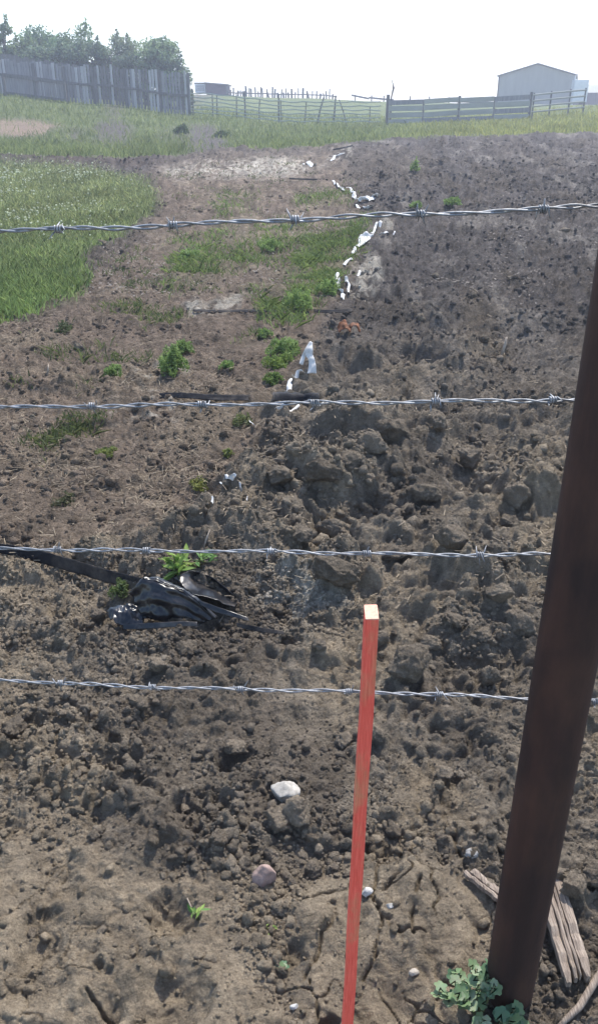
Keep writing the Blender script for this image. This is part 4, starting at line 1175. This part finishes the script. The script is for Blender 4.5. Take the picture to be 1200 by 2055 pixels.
sheet('back_flap', [[Q(348, 1160, .13), Q(385, 1146, .16), Q(425, 1158, .17), Q(455, 1182, .15), Q(482, 1208, .12)],
                    [Q(360, 1168, .11), Q(388, 1158, .16), Q(420, 1172, .20), Q(446, 1190, .17), Q(478, 1209, .11)],
                    [Q(372, 1182, .08), Q(395, 1182, .10), Q(425, 1186, .10), Q(446, 1200, .09), Q(474, 1213, .08)],
                    [Q(388, 1190, .03), Q(405, 1195, .03), Q(430, 1202, .03), Q(450, 1210, .03), Q(472, 1217, .04)]], M_BLACK, r, .004, 8, 7, .0015, 5)
sheet('narrow_strip', [[Q(398, 1204, -.02), Q(440, 1219, -.05), Q(498, 1239, -.08)], [Q(402, 1214, -.03), Q(438, 1230, -.06), Q(500, 1246, -.09)]], M_BLACK, r, .003, 10, 5, .0015, 6)
sheet('buried_strip', [[Q(474, 1249, -.10), Q(520, 1258, -.13), Q(570, 1267, -.15)], [Q(476, 1258, -.11), Q(520, 1268, -.14), Q(570, 1273, -.16)]], M_BLACKDULL, r, .003, 10, 5, .0015, 7)
sheet('base_strip', [[Q(246, 1253, -.07), Q(300, 1250, -.08), Q(360, 1247, -.08), Q(396, 1248, -.08)], [Q(246, 1264, -.08), Q(300, 1262, -.09), Q(360, 1258, -.09), Q(396, 1256, -.09)]], M_BLACK, r, .003, 10, 5, .0015, 8)
sheet('crumpled_corner', [[Q(214, 1224, .0), Q(238, 1214, .02), Q(262, 1212, .02), Q(288, 1222, .0)], [Q(220, 1238, -.03), Q(242, 1228, -.01), Q(266, 1230, -.01), Q(290, 1236, -.02)],
                          [Q(232, 1246, -.05), Q(248, 1250, -.05), Q(268, 1250, -.05), Q(288, 1250, -.05)]], M_BLACK, r, .013, 9, 9, .0015, 9)
g1 = ground_at(120, 1130)
r = root('black_plastic_strip', g1, 'long black plastic strip emerging from the soil left of the crumpled sheet', 'plastic strip')
pts = [(-160, 1078, 1090), (-60, 1090, 1104), (20, 1099, 1115), (80, 1111, 1132), (150, 1130, 1152), (220, 1150, 1172), (285, 1166, 1184)]
sheet('strip', [[at(a_, b_, ground_at(a_, c_).y) + Vector((0, 0, .012)) for a_, b_, c_ in pts], [at(a_, c_, ground_at(a_, c_).y - .01) + Vector((0, 0, .004)) for a_, b_, c_ in pts]], M_BLACKDULL, r, .005, 10, 6, .0015, 10)

def black_tape(px_pts, hpx, label, mat=M_BLACKDULL, w=None):
    gs = [ground_at(a_, b_) for a_, b_ in px_pts]; r = root('black_tape', gs[len(gs) // 2], label, 'plastic strip')
    rows = [[g + Vector((0, 0, px2m(g, hpx) + .01)) for g in gs], [g + Vector((0, -.03, .006)) for g in gs]]
    if w: rows.insert(0, [g + Vector((0, w, px2m(g, hpx) * .7 + .01)) for g in gs])
    sheet('tape', rows, mat, r, .004, 8, 5, .002, 11)
black_tape([(322, 800), (370, 799), (430, 802), (500, 804)], 7, 'black plastic edging left of the buried blue black piece')
black_tape([(548, 806), (580, 804), (615, 804), (640, 808)], 9, 'blue black plastic piece at the foot of the white shreds', M_BLACKDULL, .06)
black_tape([(630, 628), (660, 628), (706, 627)], 4, 'short dark tape with a pale edge by the grass strip')
black_tape([(388, 626), (460, 627), (540, 628), (620, 630)], 2.2, 'thin black tape crossing the pale trampled patch')
black_tape([(580, 361), (620, 362), (658, 363)], 2.5, 'thin dark tape far up at the start of the white shreds')
black_tape([(668, 303), (690, 300), (708, 294)], 2.5, 'farthest dark tape near the green bank')

def shred(px_pts, label, seed, mat=M_WHITEPL):
    """px_pts: (px, py, width px): a torn strip of film lying and standing on the soil"""
    r_ = random.Random(seed); gs = []
    for (a_, b_, w_) in px_pts:
        g = ground_at(a_, b_); gs.append((g, px2m(g, w_) * .8))
    r = root('white_plastic_shred', gs[len(gs) // 2][0], label, 'plastic shred', 'white plastic shreds along the soil edge')
    if len(gs) > 1:
        fine = []
        for (ga, wa), (gb, wb) in zip(gs[:-1], gs[1:]):
            for q in (0, .33, .66):
                pm = ga.lerp(gb, q); fine.append((Vector((pm.x + r_.uniform(-.15, .15) * wa, pm.y, H1(pm.x, pm.y))), (wa + (wb - wa) * q) * r_.uniform(.35, 1.35)))
        gs = fine + [gs[-1]]
    rows = [[], [], []]
    for g, w in gs:
        hh = w * r_.uniform(.05, .3); lift = .012 + w * .12
        rows[0].append(g + Vector((-w * .5, w * r_.uniform(-.2, .6), lift + hh * r_.uniform(0, .8))))
        rows[1].append(g + Vector((w * r_.uniform(-.1, .1), 0, lift + hh)))
        rows[2].append(g + Vector((w * .5, -w * r_.uniform(-.2, .5), lift * .6 + hh * r_.uniform(0, .4))))
    sheet('film', rows, mat, r, min(.03, .09 * max(w for _, w in gs)), 6, 4, .001, seed)
SH = [([(662, 324, 4), (672, 317, 7), (690, 309, 6)], 'farthest slanting white plastic shred below the green bank'),
      ([(608, 331, 8), (620, 332, 14), (632, 334, 6)], 'lone flat white scrap left of the farthest shred'),
      ([(668, 366, 9), (676, 372, 8), (690, 385, 7)], 'small white scrap chain at the top of the weed strip'),
      ([(700, 381, 12), (712, 390, 10), (708, 400, 8)], 'white scrap left of the widest white shred'),
      ([(715, 408, 14), (735, 405, 22), (750, 398, 14), (760, 396, 8)], 'widest torn white shred just above the top wire'),
      ([(715, 414, 8), (728, 418, 18), (745, 416, 12)], 'white shred touching the top wire from above'),
      ([(764, 448, 6), (752, 462, 8), (745, 474, 10)], 'thin twisted white shred right under the top wire'),
      ([(748, 470, 5), (770, 470, 6), (792, 469, 4)], 'straight white strip pointing right over dark soil'),
      ([(742, 474, 16), (730, 484, 22), (716, 498, 7)], 'bright leaf shaped white shred below the top wire'),
      ([(680, 552, 10), (676, 568, 14), (680, 584, 8)], 'white shred at the left of the pale trampled hump'),
      ([(694, 560, 10), (700, 575, 12), (699, 592, 6)], 'pointed white shred on the pale hump'),
      ([(684, 586, 10), (688, 594, 9), (685, 602, 5)], 'small white scrap under the pointed shred'),
      ([(585, 766, 7), (582, 780, 11), (575, 792, 7)], 'narrow white shred above the blue black plastic'),
      ([(556, 830, 12), (568, 818, 8), (600, 818, 6)], 'white scraps just below the second wire'),
      ([(446, 976, 10), (462, 972, 16), (472, 960, 8)], 'pale blue white scrap alone in the trampled soil'),
      ([(484, 985, 5), (482, 975, 5)], 'tiny white sliver beside the pale blue scrap'),
      ([(425, 1015, 5), (427, 1003, 5)], 'tiny pale sliver standing left below the pale blue scrap')]
SH += [([(712, 502, 6), (708, 512, 8)], 'small dirty scrap below the leaf shaped shred'), ([(704, 522, 10), (690, 536, 7)], 'half buried scrap at the top of the pale hump'),
       ([(722, 548, 6), (714, 556, 6)], 'speck of film on the pale hump'), ([(610, 752, 8), (598, 756, 10), (588, 762, 6)], 'low white scrap at the foot of the tall shred'),
       ([(566, 796, 8), (556, 800, 8)], 'white scrap on the blue black plastic piece'), ([(684, 378, 6), (694, 384, 6)], 'tiny white fleck left of the scraps above the top wire'),
       ([(740, 400, 10), (726, 398, 8)], 'torn film fleck on top of the widest shred'), ([(497, 1003, 3), (495, 1010, 4)], 'pale fleck below the tiny white sliver'), ([(500, 850, 5), (510, 858, 5)], 'tiny pale fleck by the dull tuft')]
for k, (pts, lab) in enumerate(SH): shred(pts, lab, 900 + k)
# the tall hanging shred beside the bright weed clump
g = ground_at(622, 752); r = root('white_plastic_shred', g, 'tall white plastic shred hanging beside the bright green weed clump', 'plastic shred', 'white plastic shreds along the soil edge')
def Q2(px, py, dy): return at(px, py, g.y + dy)
sheet('hanging_film', [[Q2(622, 684, .1), Q2(628, 686, .1)], [Q2(612, 704, .05), Q2(628, 706, .06)], [Q2(620, 726, .02), Q2(633, 728, .02)], [Q2(616, 750, -.02), Q2(635, 748, -.02)]], M_WHITEPL, r, .012, 8, 6, .002, 31)
sheet('side_film', [[Q2(618, 690, .1), Q2(624, 690, .1)], [Q2(608, 708, .06), Q2(615, 710, .06)], [Q2(600, 730, .02), Q2(608, 732, .02)]], M_WHITEPL, r, .012, 8, 6, .002, 32)
# rusty orange scrap
g = ground_at(700, 668); t = NT('orange_scrap'); nz = t.noise(30, 4, .6, t.coord()); t.color(t.ramp(nz, [(.35, (.09, .045, .028)), (.65, (.26, .10, .045))])); t.rough(.8)
r = root('orange_scrap', g, 'crumpled rusty orange scrap on the dark soil', 'scrap')
for k in range(3):
    a = Vector((random.uniform(-.05, .05), random.uniform(-.03, .03), .01)); w = .045
    sheet('flake', [[g + a + Vector((-w, 0, .01)), g + a + Vector((0, .02, .06)), g + a + Vector((w, 0, .02))], [g + a + Vector((-w, -.04, .0)), g + a + Vector((0, -.03, .03)), g + a + Vector((w, -.05, .0))]], t.m, r, .02, 6, 5, .003, 40 + k)

# ------------------------------------------------------------------ single plants
def leaf_mesh(name, kind, col, seed):
    r_ = random.Random(seed)
    if kind == 'lobed':                                    # rounded leaf with scalloped edge
        n = 14; vs = [(0, 0, 0)]; 
        for k in range(n):
            a = -math.pi * .86 + 2 * math.pi * .86 * k / (n - 1); rr = .5 * (1 + .16 * math.cos(a * 5)) * (1 + r_.uniform(-.06, .06))
            vs.append((math.sin(a) * rr, .42 + math.cos(a) * rr * .95, .12 * abs(math.sin(a)) + r_.uniform(-.03, .03)))
        vs.append((0, .45, -.03)); c = len(vs) - 1
        fs = [(c, k + 1, k) for k in range(1, n)] + [(0, 1, c), (n, 0, c)]
    else:                                                  # narrow lance leaf, folded along its rib
        vs = []; fs = []
        for i in range(6):
            t_ = i / 5; w = .16 * math.sin(math.pi * min(1, .12 + t_ * .88)) + .005; z = .25 * t_ * t_ * -1
            vs += [(-w, t_, z + .05), (0, t_, z), (w, t_, z + .05)]
        for i in range(5):
            for j in (0, 1): fs.append((i * 3 + j, i * 3 + j + 1, i * 3 + j + 4, i * 3 + j + 3))
    me = bpy.data.meshes.new(name); me.from_pydata(vs, [], fs)
    at_ = me.color_attributes.new('tint', 'FLOAT_COLOR', 'POINT'); at_.data.foreach_set('color', [c for _ in vs for c in (*[q * r_.uniform(.9, 1.1) for q in col], 1)])
    me.polygons.foreach_set('use_smooth', [True] * len(me.polygons)); me.materials.append(M_LEAF); return me

LOBED = [leaf_mesh('leaf', 'lobed', c, 60 + i) for i, c in enumerate(((.16, .24, .12), (.20, .28, .15), (.26, .33, .20), (.11, .19, .11)))]
LANCE = [leaf_mesh('leaf', 'lance', c, 70 + i) for i, c in enumerate(((.10, .19, .045), (.16, .25, .06), (.22, .30, .07)))]
M_STEM = noisy('green_stem', (.10, .13, .05, 1), (.2, .17, .09, 1), 40, .7, (1, 1, 1), None)

def plant(name, base, label, n, spread, hgt, leafsize, meshes, seed, cat='weed', upright=.5, group=None, nstem=8):
    r_ = random.Random(seed); r = root(name, base, label, cat, group); m = MB(); k = 0
    for s in range(nstem):
        a = r_.random() * 6.283; f = r_.random() ** .6; tip = base + Vector((math.cos(a) * spread * f, math.sin(a) * spread * f, hgt * (.45 + .55 * r_.random()) * (1 - .35 * f)))
        midp = base.lerp(tip, .5) + Vector((0, 0, hgt * .12)); m.tube([base - Vector((0, 0, .01)), midp, tip], [leafsize * .07, leafsize * .055, leafsize * .035], 5)
        per = n // nstem
        for q in range(per):
            tt = .3 + .7 * (q + r_.random()) / per; p = (base.lerp(midp, tt * 2) if tt < .5 else midp.lerp(tip, tt * 2 - 1))
            o = bpy.data.objects.new('leaf', r_.choice(meshes)); sc = leafsize * r_.uniform(.55, 1.2)
            o.location = p - base; o.scale = (sc, sc, sc)
            o.rotation_euler = (r_.uniform(-.2, .9) * upright * 1.6, r_.uniform(-.5, .5), r_.random() * 6.283)
            link(o, r)
    m.build('stem', M_STEM, r, True)
    return r
b = ground_at(965, 2040)
plant('round_leaf_weed', b, 'bushy weed with round pale green leaves at the foot of the steel post', 110, .092, .105, .022, LOBED, 81, nstem=15)
b2 = ground_at(1010, 2052)
plant('round_leaf_weed', b2 + Vector((0, -.02, 0)), 'darker leafy weed touching the front of the steel post', 30, .035, .07, .025, [LOBED[3], LOBED[0]], 82, nstem=8)
plant('seedling', ground_at(398, 1845), 'slender green seedling beside the hollow in the foreground', 10, .014, .06, .02, LANCE, 83, nstem=3, upright=.9)
plant('seedling', ground_at(541, 1870), 'tiny green sprout between clods left of the stake', 8, .012, .018, .013, LANCE, 84, nstem=3)
plant('seedling', ground_at(568, 1955), 'small grey green sprout near the bottom left of the stake', 9, .016, .015, .016, LOBED, 85, nstem=3)
plant('leafy_weed', ground_at(352, 1152), 'bright yellow green weed behind the crumpled black plastic', 36, .085, .085, .06, LANCE[1:], 86, nstem=9, upright=.9)
plant('leafy_weed', ground_at(398, 1138), 'olive weed right of the yellow green weed', 20, .07, .06, .045, LANCE[:2], 87, nstem=6, upright=.8)
def tuft(px, py, wpx, hpx, label, seed, n=260, c0=(.11, .18, .045), c1=(.24, .33, .11), cat='weed'):
    """a clump of weed: many short leafy shoots grown from one spot"""
    n = int(n * 2.2); r_ = np.random.default_rng(seed); b = ground_at(px, py); W = px2m(b, wpx) / 2; Hh = px2m(b, hpx) * .85
    n = n * 2; a = r_.random(n) * 6.283; lob = .72 + .2 * np.sin(a * 3 + seed) + .14 * np.sin(a * 5 + 2 * seed)
    f = r_.random(n) ** .55 * lob; x = np.cos(a) * W * f; y = np.sin(a) * W * f * 1.5
    top = Hh * np.sqrt(np.clip(1 - (f / 1.06) ** 2, 0.02, 1)) * (.55 + .45 * np.sin(x / W * 4 + seed) * np.cos(y / W * 3 + seed) + .25 * r_.random(n))
    z = top * r_.random(n) ** .6; R = rand_rot(n, r_); sz = (.006 + .0019 * b.y) * (.5 + .9 * r_.random(n))
    q = np.array([[-.16, -.6, 0], [.18, -.5, .05], [.2, .3, 0], [0, .75, .1], [-.2, .3, .05]])
    v = np.einsum('nij,mj->nmi', R, q) * sz[:, None, None] + np.stack([x, y, z], -1)[:, None, :]
    t_ = r_.random((n, 1)); c = np.repeat(np.array(c0) * (1 - t_) + np.array(c1) * t_, 5, 0)
    o = link(bpy.data.objects.new('weed_clump', mesh_np('weed_clump', v.reshape(-1, 3), np.arange(n * 5).reshape(n, 5), M_GRASS, False, c))); o.location = b
    return tag(o, label, cat, 'weed clumps on the field')
tuft(346, 745, 66, 62, 'isolated bushy green weed clump left of centre', 101, 520)
tuft(368, 705, 46, 30, 'looser weed clump touching the back of the isolated bushy clump', 102, 220)
tuft(228, 752, 46, 22, 'low green clump left of the isolated bushy clump', 103, 200)
tuft(456, 738, 38, 14, 'flat small clump between the bushy clump and the bright weeds', 104, 110)
tuft(572, 708, 84, 36, 'bright weed clump behind the tall white shred', 105, 420)
tuft(560, 738, 70, 34, 'yellowish green weed clump left of the tall white shred', 106, 380, (.08, .13, .025), (.22, .29, .08))
tuft(548, 768, 44, 24, 'front end of the bright weeds above the black plastic', 107, 180, (.06, .11, .025), (.17, .24, .07))
tuft(530, 672, 36, 16, 'small clump behind the bright weeds', 108, 120)
tuft(905, 413, 42, 18, 'lone green clump on the worked soil above the top wire', 109, 180)
tuft(833, 418, 32, 14, 'smaller green clump touching the top wire', 110, 120)
tuft(832, 345, 26, 26, 'faint upright weed far out on the worked soil', 111, 60)
tuft(215, 912, 46, 14, 'yellow green tuft in the straw at the left', 112, 120, (.1, .13, .03), (.24, .27, .09))
tuft(405, 975, 56, 16, 'yellowing tuft left of the pale blue scrap', 113, 130, (.12, .13, .03), (.26, .27, .09))
tuft(458, 915, 24, 16, 'tiny tuft behind a clod near the middle', 114, 60, (.1, .13, .03), (.22, .25, .09))
tuft(485, 850, 50, 26, 'thin dull tuft below the second wire', 115, 90, (.08, .10, .03), (.18, .2, .09))
tuft(240, 1190, 50, 30, 'dull green tuft by the long black strip', 116, 120, (.05, .08, .025), (.15, .19, .07))
tuft(130, 668, 40, 30, 'dark weak weed at the left below the lush grass', 117, 70, (.05, .07, .03), (.11, .13, .06))
tuft(600, 620, 76, 52, 'tall weed clump at the lower end of the green strip', 118, 420)
tuft(660, 590, 50, 40, 'weed clump beside the white shreds on the hump', 119, 240)
tuft(540, 500, 60, 24, 'weed clump under the middle of the top wire', 120, 200)
tuft(380, 520, 60, 26, 'weed clump left of the green strip', 121, 200)
tuft(130, 1010, 60, 22, 'thin dark weed in the brown soil at the left', 122, 60, (.04, .05, .025), (.12, .12, .06))
tuft(365, 268, 40, 20, 'dark green shrub on the bank below the windbreak end', 123, 200, (.04, .07, .025), (.10, .14, .05), 'shrub')
tuft(448, 275, 44, 14, 'low dark shrub on the bank under the wire fence', 124, 200, (.04, .07, .025), (.10, .14, .05), 'shrub')

# ------------------------------------------------------------------ haze volume, added to stand in for the camera's veiling glare
t = bpy.data.materials.new('haze'); t.use_nodes = True; tn = t.node_tree; tn.nodes.clear()
o_ = tn.nodes.new('ShaderNodeOutputMaterial'); pv = tn.nodes.new('ShaderNodeVolumePrincipled')
pv.inputs['Color'].default_value = (.78, .84, 1.0, 1); pv.inputs['Density'].default_value = .003; pv.inputs['Anisotropy'].default_value = .35
tn.links.new(pv.outputs[0], o_.inputs['Volume'])
m = MB(); m.box((0, 225, 9.5), (300, 0, 0), (0, 240, 0), (0, 0, 13)); tag(m.build('haze', t), 'pale haze added over the far field to stand in for veiling glare', 'haze', None, 'stuff')
